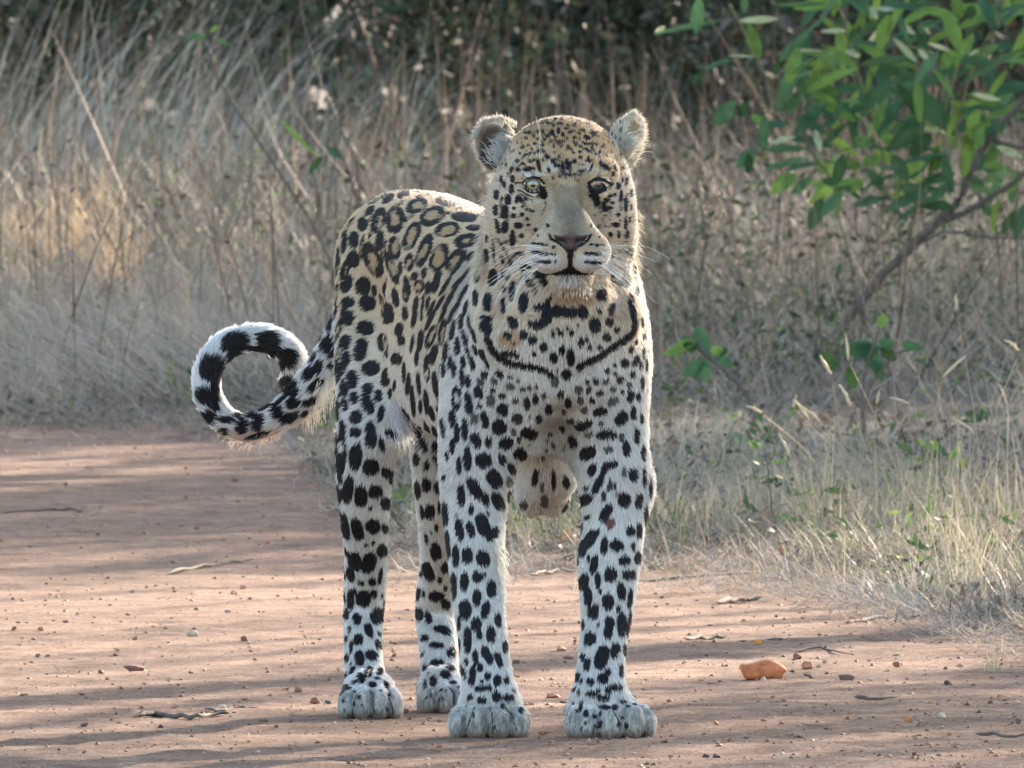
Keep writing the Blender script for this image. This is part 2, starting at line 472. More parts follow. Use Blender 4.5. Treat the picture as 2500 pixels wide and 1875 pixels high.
# ------------------------------------------------------------------ coat pattern
# Spots are read off the photograph in eight close views; each row is x y rx ry [angle] in that view. kind: d = solid, o = ring
VIEWS = {
 'head': (1100, 240, 2.962, (1100, 240, 1650, 680), '''328 680 17 32;412 715 20 32 -5;370 710 8 15;322 795 16 32;388 805 24 40 5;390 918 22 38 5;335 910 14 45 -15;445 1000 17 48;490 905 25 18
452 835 14 14;512 825 14 14;457 778 10 10;512 980 12 14;480 715 12 25 20;508 718 12 18;437 640 14 30;445 565 16 22;385 605 10 22;360 565 12 22 10;540 710 10 14;520 765 8 12;548 785 8 12;575 795 8 10;550 850 8 12
595 800 7 10;250 1125 22 42;305 1280 28 50 8;190 1270 18 36;375 1250 12 25;378 1165 9 16;215 1060 10 30 10;260 1000 9 25;310 1090 7 70 -5;380 1070 6 60 -30;500 1110 25 8;430 1170 14 20;550 1200 25 12 20;515 1220 12 15;555 1285 8 30 -10
565 495 36 14 -8;487 500 14 14;440 500 12 20 25;635 460 12 44 -12;590 435 22 8 -30;480 435 14 12;520 455 12 10;540 390 18 8 -30;570 385 8 14 20;640 355 20 10 -25;700 405 18 12 10;740 435 14 16;757 465 11 14;710 500 12 14;660 320 14 8
610 310 13 7;630 275 13 8 -20;680 280 9 7;705 250 12 14;665 225 9 12;735 230 14 20 -15;760 130 13 8;800 130 11 8;790 165 19 7;745 175 11 8;700 160 11 7;850 175 11 7;840 200 16 7;780 215 12 18;812 245 10 15;860 230 14 9;900 165 9 7;930 235 12 8
900 265 16 8;990 265 22 13 25;1035 230 26 9 -5;960 210 11 7;560 230 30 8;545 265 9 7;600 255 11 7;990 310 22 8;940 330 13 8;960 300 9 7;990 355 22 10 30;935 370 13 8;890 375 11 8;850 330 11 7;800 330 9 6;870 350 13 8;760 260 9 7;780 290 12 7
820 290 9 6;720 300 9 6;745 330 8 6;900 435 13 16;940 410 13 13;1000 425 10 20 -10;1020 480 7 28 20;1055 385 11 9;1115 470 28 11 20;1090 445 13 9;1140 490 11 11;1195 490 9 20 -30;1250 485 11 11;1100 330 9 6;1060 320 8 8;1130 400 11 8;1080 370 9 8
840 445 9 18;860 460 11 18;780 470 11 13;810 480 13 18;845 485 13 13;790 545 11 9;850 535 28 8 10;900 530 13 8;940 505 18 10 -10;815 520 11 9;740 560 7 11;975 500 9 6;585 350 9 6;520 340 9 6;500 380 8 8;610 380 9 6;675 365 9 7;560 320 11 6
1215 615 14 22;1180 530 12 15;1275 580 12 25;1245 575 8 16;1235 690 10 35 5;1270 755 14 45;1310 670 10 25;1215 825 14 14;1200 900 24 16;1270 890 12 35;1155 690 14 10;1130 720 20 14;1110 760 14 28;1150 775 25 10 10;1175 740 14 10;1120 795 20 10;1190 680 10 10
1160 970 14 16;1220 970 10 25;1310 770 8 20;1300 860 8 20;1285 970 10 25;1305 1100 12 25;1330 1220 12 30;1165 1130 14 10;1270 1300 28 34;1165 1290 14 28
600 1032 16 8;635 1036 11 9;662 1038 9 11;692 1045 11 8;610 1097 24 9;655 1105 13 9;690 1110 13 7;730 1112 11 7;755 1115 6 6;630 1162 26 9 10;680 1170 18 8;712 1170 11 7;760 1165 6 6;745 1062 9 9;700 903 11 13;630 975 7 8;612 935 12 12;560 900 13 8
1020 1040 13 8;1060 1045 12 11;1085 1045 10 9;1110 1045 9 9;985 1108 14 7;1025 1108 16 8;1065 1110 16 9;1095 1108 9 7;990 1170 18 7;1035 1175 22 8;1075 1180 16 7;1078 985 7 7;1020 903 7 11'''),
 'chest': (1100, 680, 2.962, (1100, 680, 1660, 1240), '''180 120 22 55;270 150 30 60;385 60 12 25;385 175 18 50;445 70 22 65 5;530 150 35 65 10;600 40 10 55 -20;260 270 45 20 15;255 340 38 50 -30;450 300 32 50 -25;410 395 28 28;525 390 28 32 -30;660 185 62 16 -15;635 320 45 32 -5;570 315 15 25
590 435 30 30;670 485 27 32;460 460 18 12;605 530 15 15;955 225 36 50 -15;1090 95 38 42;1045 325 40 55;1165 200 20 50 15;1150 295 28 28;1075 215 15 18;1205 355 20 20;1130 410 32 27;1300 140 22 50;1350 75 16 30;1320 230 22 60 -5;925 325 10 12;795 380 20 24
875 380 18 20;845 350 10 15;740 390 14 22;770 345 9 9;945 445 22 32;985 435 15 22;1010 490 18 20;1080 485 25 16 -15;805 505 24 35 -5;745 560 29 38;870 560 29 58;840 680 37 36;755 735 28 40;775 655 10 10
240 680 25 28;350 680 32 23 30;430 700 22 14;490 725 15 10;215 730 30 20 20;315 730 26 26;200 810 32 48 -15;430 775 32 26 20;375 835 28 20;305 795 20 18;290 870 32 40;130 890 28 78 -8;205 910 17 19;570 780 17 19;620 775 13 15;520 790 20 15;675 835 17 24
615 865 22 32;470 875 24 20;550 895 23 40 -15;375 935 37 46 -20;710 935 25 35;480 1000 38 35;245 1010 28 60 -8;170 1000 28 38;350 1065 48 54 -40;640 1000 25 28 -20;570 985 10 14;455 1095 18 24;570 1110 60 38 15;495 1155 14 20;180 1160 37 54 -20
275 1175 24 34 -10;400 1185 50 40;570 1195 10 10;505 1260 48 40 15;240 1300 56 54 -10;375 1300 28 38 -15;445 1365 27 44 -25;320 1440 50 68 -30;430 1460 25 36;175 1510 40 84 -30;255 1590 24 48 -8;75 1555 28 74 -3;345 1600 38 68 -25;430 1565 20 44
100 1080 22 78 -3;45 1110 20 64;120 1290 30 84 -3;60 1340 20 58;40 850 32 80 o;90 590 20 42;155 600 18 50 -15;55 490 17 30;110 450 12 54;225 530 20 42 -25;80 700 17 58 -5;125 730 18 44 -10;260 600 14 36 -20;20 640 14 54;10 1000 24 60;10 1200 18 58
795 830 21 24;850 890 24 34;820 960 17 20;865 1020 27 19;940 875 23 29;1025 875 21 21;930 795 29 27;1000 795 17 28 20;1080 815 27 20;1175 785 24 20;990 735 15 19;1055 735 21 21;1125 730 27 20 -20;1230 720 27 24;1190 675 17 15;1135 655 21 17;1245 805 14 15
1295 755 21 24;1190 610 13 13;1265 600 28 34 25;1340 580 23 44 30;1320 680 20 24;1380 610 15 34;1175 880 40 30 -35;965 940 23 21;1085 955 48 34 -5;1235 1000 52 42 -50;1305 840 26 38 15;1360 840 17 29;1325 960 20 52;965 1050 60 30 -15;1085 1040 19 15;995 1115 34 20 -15
1125 1120 72 30;1240 1130 19 28;880 1170 28 48 -25;805 1080 20 23;715 1120 17 14;700 1160 14 11;990 1250 60 44 -25;1140 1225 34 26 -10;745 1200 14 23 -15;820 1220 14 13;670 1290 14 18;690 1230 11 11;1275 1215 28 52;1150 1340 58 23 -15;1100 1400 20 50 20
1020 1370 26 44 25;1255 1390 19 38;1325 1410 33 44;1405 1430 13 68;1450 1500 13 68;1060 1480 28 68 25;975 1505 20 17;1150 1490 18 38 15;1190 1490 13 34 15;960 1590 62 38 -25;1105 1570 18 38 10;1365 1600 26 52 15;1260 1590 46 52
610 1430 22 56 8;745 1450 16 66;835 1460 26 42 -10;660 1500 13 33;530 1630 32 26;680 1600 26 42;1350 1130 20 56;1400 1250 16 52;1385 1000 13 38;1390 740 14 48;1420 600 10 52;1400 520 10 42;1345 440 13 18;1310 500 18 28 15;1400 400 12 24;1390 300 11 34'''),
 'rump': (780, 420, 3.457, (780, 420, 1240, 880), '''580 205 60 30 -35;710 170 56 32 -20;825 265 95 58 -22 o;955 350 108 74 -28 o;640 385 76 112 14 o;500 385 55 112 20 o;365 420 42 58;425 305 50 28 -45;1085 230 112 42 10;1240 210 95 32 25;900 140 150 26 8;1220 360 108 42 5;1080 465 105 62 -10 o
1310 450 72 28;1240 560 105 58 -12 o;1010 700 70 125 25 o;1150 720 60 112 42 o;1270 690 24 58 45;780 520 60 128 25 o;885 640 52 150 22 o;505 560 34 92 10;635 620 50 98 -5 o;755 740 40 74 5 o;680 790 18 58;610 790 38 150 -20 o;290 555 44 74 5;210 580 24 90 10;285 720 56 74
450 720 72 158 -22 o;195 830 22 68 10;225 925 48 80 25;150 700 16 90 5;365 945 64 78;400 1090 72 68;460 980 24 50;570 970 40 68;640 1040 31 78 -10;560 1170 66 94 -15;235 1080 54 50 -20;235 1210 58 68;205 1145 26 60;385 1295 78 62;670 1310 36 62 10;690 1400 34 48;545 1420 60 80 -10
215 1415 48 68 10;225 1550 38 60;345 1480 58 100 10;645 1560 50 54;720 1170 26 62 -5;740 940 28 88 -10;800 860 28 44 20;880 830 23 50 10;840 940 46 56 o;725 1010 28 78 -5 o;915 960 28 58 10;985 900 34 108 15;810 1100 24 70 10;870 1090 14 78 5;910 1090 18 60 10;800 1210 22 90 10
860 1190 13 50;940 1130 18 80 25;930 1230 22 108 25;1010 1090 18 90 30;1080 1080 18 90 35;1060 940 18 100 32;1120 1000 16 90 35;1180 900 20 90 45;1040 1180 18 80 25;1110 1190 18 80 20;1160 1100 18 80 25;1210 1000 18 90 30;940 1370 38 110 20 o;1040 1330 38 110 10 o
850 1400 28 90 8;1120 1320 24 90 10;1190 1250 20 80 0;1230 1130 18 80 15;960 1520 34 90 15;1060 1500 22 90 8;1160 1450 26 80 0;780 1430 16 80 8;820 1540 20 80 5;900 1590 24 70 10;1220 1380 20 70 -10;1250 1500 18 60 -15;1100 1590 20 60;1210 1580 26 50 -10;1300 1350 18 70 -15;1310 1480 20 50 -20
1260 1250 16 70 -8;1150 800 16 70 40;1240 830 16 70 35;90 1240 16 90 8;130 1150 12 90 6;60 1430 40 70 20;135 1500 20 90 -8;80 1350 14 60;110 1000 12 80 8;175 1600 36 60'''),
 'haunch': (780, 880, 3.457, (780, 880, 1106, 1360), '''430 45 80 60 -10;160 60 34 64;275 140 45 80 -5;195 210 27 78 5;290 295 39 50;215 355 30 54;560 120 44 84 15;405 220 47 48;490 285 31 54;405 350 50 94 -20;590 260 18 50 10;630 190 14 50 10;305 460 54 58;300 590 48 50;190 580 31 98;430 560 45 60 -5;435 660 51 74
515 430 28 74 10;150 400 17 88;135 680 14 108;525 700 24 60 -15;630 610 78 34 20;300 800 56 108 5;175 855 41 94;435 885 68 70 -10;565 940 38 44;620 970 26 58 15;240 1075 46 108 5;350 1135 54 94 -5;475 1095 60 58 20;560 1190 47 54;150 1110 26 92 -12;430 1235 19 19
215 1385 34 114 -12;320 1415 50 94 -15;450 1385 64 64 -20;555 1400 30 44;600 1390 12 60;625 1080 12 50;395 1550 22 17;455 1530 20 17;530 1590 44 60 20;815 820 28 58;900 880 28 38;825 1080 28 74 -5;900 1040 40 58;1000 1060 37 50;1045 970 18 20;930 1265 43 64 -5;865 1270 18 58 -8
1010 1230 14 50;985 1400 18 34;940 1440 14 14;900 1490 18 44 -10;980 1600 48 74 -8;745 180 21 98 5;710 80 18 90;835 180 21 98 -5;785 320 21 138 -5;850 370 17 60;725 430 27 98 -12;905 90 28 70 o;900 330 24 108 -5;945 430 24 68 -15;975 180 27 108 -8;1010 300 17 88;1000 385 21 38
820 570 36 74 -20;875 700 33 68 -25;905 570 21 80 -12;975 600 21 74 -18;980 715 36 50 -5;1035 560 18 80 -10;805 690 10 58 -35;1000 860 22 80 -35;1045 60 20 60;1075 350 17 88;1100 190 14 50;1070 790 17 38;1065 1290 22 90 -5;1075 1540 26 108 -8;1110 1100 22 100 -3;1100 870 16 60'''),
 'hindfeet': (780, 1300, 3.19, (780, 1356, 1130, 1760), '''275 215 48 68 -20;385 225 50 74 20;240 310 29 54 -15;320 380 24 17;410 375 29 26;270 440 17 18;425 465 24 31;475 330 16 58 10;240 510 27 74;340 505 54 57;490 480 8 24;200 620 24 38 -15;290 655 31 41 -5;455 635 48 60 28;510 560 12 44;178 695 10 14
385 745 31 54 -15;470 770 15 15;230 740 12 34;205 810 12 29;300 815 34 40;460 860 24 37 -25;500 840 8 24;245 875 12 48;310 960 36 54 -8;405 940 48 36 25;210 960 17 31;245 1000 8 12;385 1065 29 38 15;470 1060 24 28;258 1050 21 29 20;325 1115 27 38;450 1118 19 13;270 1145 17 13
205 1180 24 17 -20;415 1165 29 21;525 1170 17 34 -25;205 1090 12 20;305 1268 13 15 -30;272 1320 8 19;325 1330 7 11;530 1358 11 11;270 1220 16 7;545 1245 9 11;480 1215 14 7;180 1300 6 19;195 1370 5 14;845 290 37 74 -20;975 265 28 38;790 310 12 27;935 360 17 24;765 465 19 48 10;808 465 13 27;910 485 56 38
765 620 37 48 -20;845 650 27 44 -10;985 550 34 36;980 425 14 20;950 735 52 28 5;985 755 34 26;735 730 8 24;820 805 29 27;910 860 52 22 5;1030 920 34 36 -20;915 995 46 23;820 1030 17 24;1025 1035 27 23 20;980 1085 36 30;885 1140 28 37 5;820 1160 12 34;1040 1150 27 13;800 930 12 15
755 810 8 28;845 1085 8 15;830 1275 8 15;870 1250 8 19;890 1290 7 15;950 1215 18 12 -10;990 1215 11 9;955 1285 7 13;925 1290 5 9;1085 1190 11 11;1090 1240 11 11;865 1215 9 6'''),
 'forefeet': (1060, 1200, 2.591, (1060, 1240, 1620, 1815), '''235 105 17 27;160 230 24 58 -8;230 230 23 48 -15;310 200 38 68 -20;370 260 28 45 35;78 300 18 58;135 395 21 64;210 395 32 44;310 410 38 44 -20;345 125 9 11;120 590 20 74;190 560 24 50;275 530 30 30;300 525 27 15 -20;65 480 18 28;195 735 36 54 -5;270 665 26 46 5;365 605 27 47
325 735 24 50 10;265 830 30 36;285 890 16 28;405 800 20 38 -5;155 820 11 44;210 930 23 72;360 890 28 44;150 960 14 44;260 1040 17 44 -5;325 1010 26 38 -15;350 1050 21 27;410 1050 20 44 -20;450 970 17 34;200 1065 13 17;290 1100 17 24;240 1155 20 58 8;180 1125 13 44 -20;340 1155 21 24
400 1180 23 34;460 1180 13 26;285 1235 28 20;340 1230 24 19;300 1190 11 11;225 1290 18 21;300 1310 28 18;395 1285 26 27 -20;470 1290 36 17;435 1340 13 13;550 1370 15 19;505 1245 9 11;430 400 11 48;430 330 9 20;250 1400 6 15;380 1480 7 7;430 1345 10 18;200 1340 6 10;60 130 14 68;105 90 14 90
1205 70 40 46;1295 55 18 44 10;1345 150 13 58;1085 125 28 54 30;965 150 21 14 -30;1025 90 16 24 30;915 155 9 11;920 235 14 44 15;985 285 30 52 28;940 345 26 50 10;1035 250 11 24;1075 330 21 50 5;1155 330 40 33 20;1245 240 26 28;1300 240 17 44;1260 335 13 20;1205 425 34 26 -20;1290 410 23 36;1010 450 23 54 10
975 410 9 24;905 420 9 28;1115 515 37 40;1235 515 37 27 -10;1035 550 17 46;940 560 30 48 20;970 650 24 54 -3;1100 690 34 46;1185 620 26 50 -5;1240 665 15 54 5;1050 620 11 14;1015 750 24 46 5;980 750 11 38;940 830 9 28;1165 730 13 20;1110 820 28 34;1100 880 26 38;1190 830 28 64;1235 820 11 74 8;1035 830 9 11
990 920 30 38;958 925 11 34;1150 995 28 44 10;1060 1040 38 68 20;1210 990 11 34;935 1040 14 24;965 1085 19 36 10;905 1160 13 28;1065 1170 30 30;1100 1130 18 23;1185 1120 13 38;985 1190 24 20;930 1190 11 17;880 1240 9 14;910 1260 9 17;995 1270 36 17 5;1070 1295 36 15 5;1040 1245 14 11;1105 1245 21 19
1140 1225 19 19;1180 1230 13 19;960 1390 17 21;925 1350 11 28 10;900 1375 8 14;1015 1410 13 13;1075 1350 36 13 5;1145 1350 20 17;1190 1315 24 9;1055 1450 9 15;1040 1475 19 11 -20;955 1450 9 11;1190 1420 11 11;1170 1460 11 17 20;1215 1470 11 15;1225 1345 17 6;1050 1390 7 11;880 1325 7 11;930 1490 6 11;1270 1330 14 6'''),
 'tail': (450, 760, 4.88, (440, 700, 830, 1100), '''330 655 150 165;610 340 165 118 -20;600 520 88 120 15;800 430 120 40 20;1000 340 140 128;1075 450 76 76;1240 540 115 112;1150 640 60 60;1230 850 110 100;240 980 106 108;370 930 56 165;350 1120 78 38 20;290 1240 92 82 20;470 1420 56 56 20;500 1270 88 42;620 1220 78 28 -20
680 1340 72 92 10;790 1190 68 42 -20;870 1300 72 108 10;960 1110 88 28 -30;880 1460 135 33 -15;1100 1170 78 78 -10;1240 1250 116 60 -20;1290 1070 88 72 -20;1290 930 82 58 -30;1130 1040 118 28 -40;1500 1055 98 48 -20;1560 860 125 52 -35;1470 720 58 94 25;1590 640 52 88 15;1690 370 66 98 20
1740 480 38 50;1720 110 34 98 5;1740 620 33 50;1790 -40 30 60 10;1760 -120 26 60 12;1700 -60 20 60 15;1650 160 20 50 20;1620 250 28 78 20;1440 1190 58 28 -40;1530 520 28 78 25'''),
}
STAMPS = []      # (u, v, ru, rv, angle, kind)
for nm, (ox, oy, sc, box, txt) in VIEWS.items():
    for row in txt.replace('\n', ';').split(';'):
        f = row.split()
        if not f: continue
        kind = 'd'
        if f[-1] == 'o': kind = 'o'; f = f[:-1]
        v = [float(q) for q in f] + [0.0]
        u, w = ox + v[0] / sc, oy + v[1] / sc
        if nm == 'head' and 595 < w < 640 and v[3] < 13: v[3] *= 1.35; v[2] *= 1.1
        if not (box[0] <= u <= box[2] and box[1] <= w <= box[3]): continue
        if nm == 'haunch' and u > 1090 and w < 1240: continue
        g = {'tail': 1.10, 'head': 1.30, 'rump': 1.03, 'chest': 1.12, 'haunch': 1.05, 'hindfeet': 1.16, 'forefeet': 1.20}.get(nm, 1.03)
        STAMPS.append((u, w, g * v[2] / sc, g * v[3] / sc, math.radians(v[4]), kind))
# strokes: x y points and half-width in photo px
LINES = [
 ([(1189, 822), (1201, 849), (1218, 869), (1245, 884), (1275, 889), (1309, 894), (1333, 903), (1345, 913)], 8.8),
 ([(1551, 788), (1546, 808), (1519, 829), (1495, 845), (1465, 866), (1438, 879), (1414, 891)], 8.5),
 ([(1538, 735), (1546, 762), (1551, 788)], 7),
 ([(1333, 777), (1337, 756), (1367, 754), (1397, 757)], 14),
 ([(1230, 858), (1262, 864)], 7), ([(1306, 743), (1330, 737), (1345, 720)], 5)]
def stroke_stamps(pts, w, kind='d'):
    for (a, b), (c, d) in zip(pts[:-1], pts[1:]):
        L = math.hypot(c - a, d - b); n = max(1, int(L / (w * .7)))
        for i in range(n + 1):
            STAMPS.append((a + (c - a) * i / n, b + (d - b) * i / n, w, w, 0.0, kind))
for p, w in LINES: stroke_stamps(p, w)
# marks of the face and paws: rims of the eyes, tear lines, shade by the right eye, lips, nostrils, furrows between the toes
BLACK = []
def mark(pts, w): BLACK.append((pts, w))
mark([(1282, 447), (1270, 441), (1258, 441)], 2.0)
mark([(1274, 441), (1286, 431), (1301, 427), (1317, 431), (1329, 443)], 3.2)
mark([(1278, 453), (1289, 462), (1304, 465), (1319, 462), (1329, 452)], 2.8)
mark([(1322, 454), (1328, 463), (1331, 472)], 6)
mark([(1270, 459), (1284, 469), (1300, 475)], 1.8); mark([(1262, 458), (1275, 471), (1288, 479)], 1.3)
mark([(1331, 478), (1332, 494), (1322, 520)], 1.4)
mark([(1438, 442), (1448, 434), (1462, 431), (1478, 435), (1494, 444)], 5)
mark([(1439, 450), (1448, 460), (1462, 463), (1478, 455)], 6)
mark([(1446, 462), (1454, 474), (1459, 490)], 9.5); mark([(1470, 448), (1476, 456)], 7)  # dark patch below the right eye: shade painted on the fur
mark([(1341, 568), (1346, 578), (1358, 584), (1372, 594)], 3.6)
mark([(1442, 568), (1436, 580), (1426, 590), (1414, 596)], 3.6)
mark([(1380, 600), (1392, 612), (1405, 601)], 6)
mark([(1393, 604), (1392, 622)], 8); mark([(1392, 618), (1392, 648)], 5.6)
mark([(1392, 646), (1377, 657), (1360, 664), (1340, 667), (1322, 667), (1308, 660)], 3.6)
mark([(1392, 646), (1407, 657), (1424, 665), (1440, 668), (1456, 662)], 3.6)
mark([(1392, 648), (1380, 661), (1372, 668)], 5); mark([(1392, 648), (1404, 661), (1413, 668)], 5); mark([(1378, 667), (1392, 660), (1406, 667)], 6)
mark([(1310, 664), (1320, 672), (1330, 684)], 9); mark([(1445, 668), (1452, 662)], 4)
PEB = 1810
for pts in ([(858, 1752), (863, 1714), (871, 1689)], [(913, 1738), (912, 1695), (905, 1682)], [(959, 1742), (956, 1714), (946, 1689)],
            [(1073, 1734), (1070, 1717), (1074, 1698)], [(1093, 1734), (1106, 1714), (1109, 1692), (1097, 1673)],
            [(1139, 1776), (1151, 1740), (1159, 1721)], [(1203, 1783), (1201, 1740), (1195, 1721)], [(1261, 1779), (1249, 1740), (1234, 1721)],
            [(1512, 1780), (1510, 1752), (1496, 1729)], [(1446, 1795), (1450, 1771), (1461, 1756)]):
    mark(pts, 1.3)
# tints: u v ru rv colour strength
TINTS = [
 (1374, 352, 128, 84, (.62, .42, .215), .8), (1380, 410, 70, 40, (.58, .44, .26), .5), (1374, 300, 110, 45, (.50, .31, .14), .75), (1480, 350, 70, 70, (.70, .47, .25), .6),
 (1320, 545, 48, 60, (.52, .43, .31), .65), (1457, 545, 42, 60, (.48, .40, .29), .65), (1384, 455, 44, 62, (.46, .36, .235), .8), (1388, 505, 52, 60, (.37, .295, .20), .85), (1392, 540, 46, 44, (.26, .21, .155), .9), (1338, 500, 14, 34, (.66, .60, .50), .6), (1440, 505, 14, 32, (.62, .55, .44), .5), (1388, 425, 30, 26, (.60, .46, .29), .6),
 (1335, 560, 40, 60, (.60, .49, .35), .5), (1450, 560, 35, 55, (.58, .47, .33), .5),
 (1298, 418, 34, 8, (.72, .70, .66), .9), (1456, 412, 30, 8, (.66, .62, .52), .7), (1300, 480, 30, 14, (.70, .66, .58), .8),
 (1335, 640, 42, 24, (.75, .74, .72), .9), (1440, 640, 40, 24, (.74, .72, .70), .9), (1392, 690, 46, 13, (.68, .65, .61), .9),
 (1345, 402, 20, 14, (.74, .71, .66), .6), (1432, 405, 22, 14, (.72, .66, .54), .6),
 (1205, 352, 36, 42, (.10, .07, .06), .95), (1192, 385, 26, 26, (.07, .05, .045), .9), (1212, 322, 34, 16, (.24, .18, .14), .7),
 (1528, 345, 40, 60, (.62, .55, .42), .9), (1240, 372, 26, 30, (.66, .58, .46), .5), (1392, 671, 34, 8, (.13, .10, .085), .85),
 (1398, 726, 55, 16, (.50, .33, .20), .9), (1245, 825, 30, 22, (.55, .36, .22), .8), (1215, 720, 22, 40, (.58, .44, .34), .6), (1520, 745, 30, 40, (.55, .45, .37), .6),
 (1393, 586, 30, 12, (.16, .085, .07), 1.0), (1393, 600, 14, 9, (.15, .08, .07), 1.0),
 (1490, 1272, 14, 10, (.22, .07, .06), .95), (1488, 1285, 8, 6, (.20, .05, .05), .9), (1508, 1203, 8, 4, (.30, .10, .09), .9), (1113, 1255, 5, 5, (.32, .14, .12), .8),
 (1366, 1090, 40, 95, (.47, .42, .37), .75), (1350, 1190, 44, 60, (.58, .53, .47), .6), (1330, 1240, 60, 40, (.64, .58, .52), .7), (1395, 900, 90, 60, (.80, .80, .79), .6),
 (1200, 1752, 90, 44, (.44, .42, .37), .85), (905, 1722, 72, 36, (.46, .45, .42), .8), (1545, 1755, 50, 44, (.52, .49, .42), .7), (1440, 1765, 60, 40, (.48, .46, .42), .6), (1085, 1718, 54, 34, (.50, .48, .44), .75),
 (1110, 690, 46, 150, (.34, .31, .27), .55), (965, 1000, 16, 28, (.64, .65, .68), .7), (1185, 1000, 40, 60, (.62, .58, .52), .3),
 (560, 820, 120, 60, (.80, .80, .80), .9), (720, 860, 40, 70, (.80, .80, .80), .9), (500, 950, 40, 120, (.76, .76, .76), .9), (620, 1062, 80, 22, (.62, .42, .32), .7), (740, 1020, 60, 30, (.60, .46, .38), .5)]
SPOT = np.array((.017, .015, .018))
def hash_noise(P, s, seed=0):
    """smooth value noise, three octaves, on points in metres"""
    out = np.zeros(len(P)); amp = .55
    for o in range(3):
        q = P * s * (2 ** o) + seed * 17.3 + 100
        i = np.floor(q).astype(np.int64); f = q - i; f = f * f * (3 - 2 * f)
        tot = 0
        for dx in (0, 1):
            for dy in (0, 1):
                for dz in (0, 1):
                    h = ((i[:, 0] + dx) * 73856093) ^ ((i[:, 1] + dy) * 19349663) ^ ((i[:, 2] + dz) * 83492791) ^ (seed * 2654435)
                    h = (h * 1103515245 + 12345) & 0x7fffffff
                    h = ((h ^ (h >> 13)) * 1274126177) & 0x7fffffff
                    w = (f[:, 0] if dx else 1 - f[:, 0]) * (f[:, 1] if dy else 1 - f[:, 1]) * (f[:, 2] if dz else 1 - f[:, 2])
                    tot = tot + w * (h / 0x7fffffff)
        out += amp * tot; amp *= .5
    return out / .9625
# where each mark sits on the skin: the nearest skin in front of that line of sight
VIEWDIR = np.array((0, 1.0, -.023))
bu, bv = to_px(BV)
front = BN @ VIEWDIR < .05
_o = np.argsort(bv); _bv = bv[_o]
def hit_y(u, v, r=4.0):
    a, b = np.searchsorted(_bv, (v - r, v + r)); k = _o[a:b]
    k = k[(np.abs(bu[k] - u) < r) & front[k]]
    if len(k) == 0: return None
    y = BV[k, 1]; m = y.min()
    return float(np.median(y[y < m + .03]))
HIT = []
for s in STAMPS:
    y = hit_y(s[0], s[1])
    if y is None: y = hit_y(s[0], s[1], 12)
    HIT.append(y)
# the sides the photograph does not show carry the same kind of spots
free = []
cov = np.array([list(at(s[0], s[1], h)) for s, h in zip(STAMPS, HIT) if h is not None])
order = rng.permutation(len(BV))
from mathutils.kdtree import KDTree
kd = KDTree(len(cov) + 4000); kn = 0
for c in cov: kd.insert(c, kn); kn += 1
kd.balance()
cell = {}
face_lim_z = .52
for i in order[:60000]:
    p = BV[i]
    if p[2] < .03 or p[2] > .735: continue
    d = kd.find(p)[2]
    back = BN[i] @ VIEWDIR
    if p[1] < -.05 and back < .3: continue
    if d < (.030 if back > 0 else (.014 if back > -.55 and p[1] > .4 and (bu[i] < 850 or (bv[i] < 560 and bu[i] < 930)) and p[0] > -.235 else .045)): continue
    leg = p[2] < .33
    sp = .024 if (leg or p[0] < -.23) else (.020 if p[1] < .12 else .036)
    key = tuple((p / .04).astype(int)); ok = True
    for a in (-1, 0, 1):
        for b in (-1, 0, 1):
            for c in (-1, 0, 1):
                for q in cell.get((key[0] + a, key[1] + b, key[2] + c), ()):
                    if (q[0] - p[0]) ** 2 + (q[1] - p[1]) ** 2 + (q[2] - p[2]) ** 2 < sp * sp: ok = False
    if not ok: continue
    cell.setdefault(key, []).append(p)
    free.append((p, sp * (.36 if sp < .03 else .40), 'd' if sp < .03 else 'o'))
print('traced spots', len(STAMPS), 'other spots', len(free))

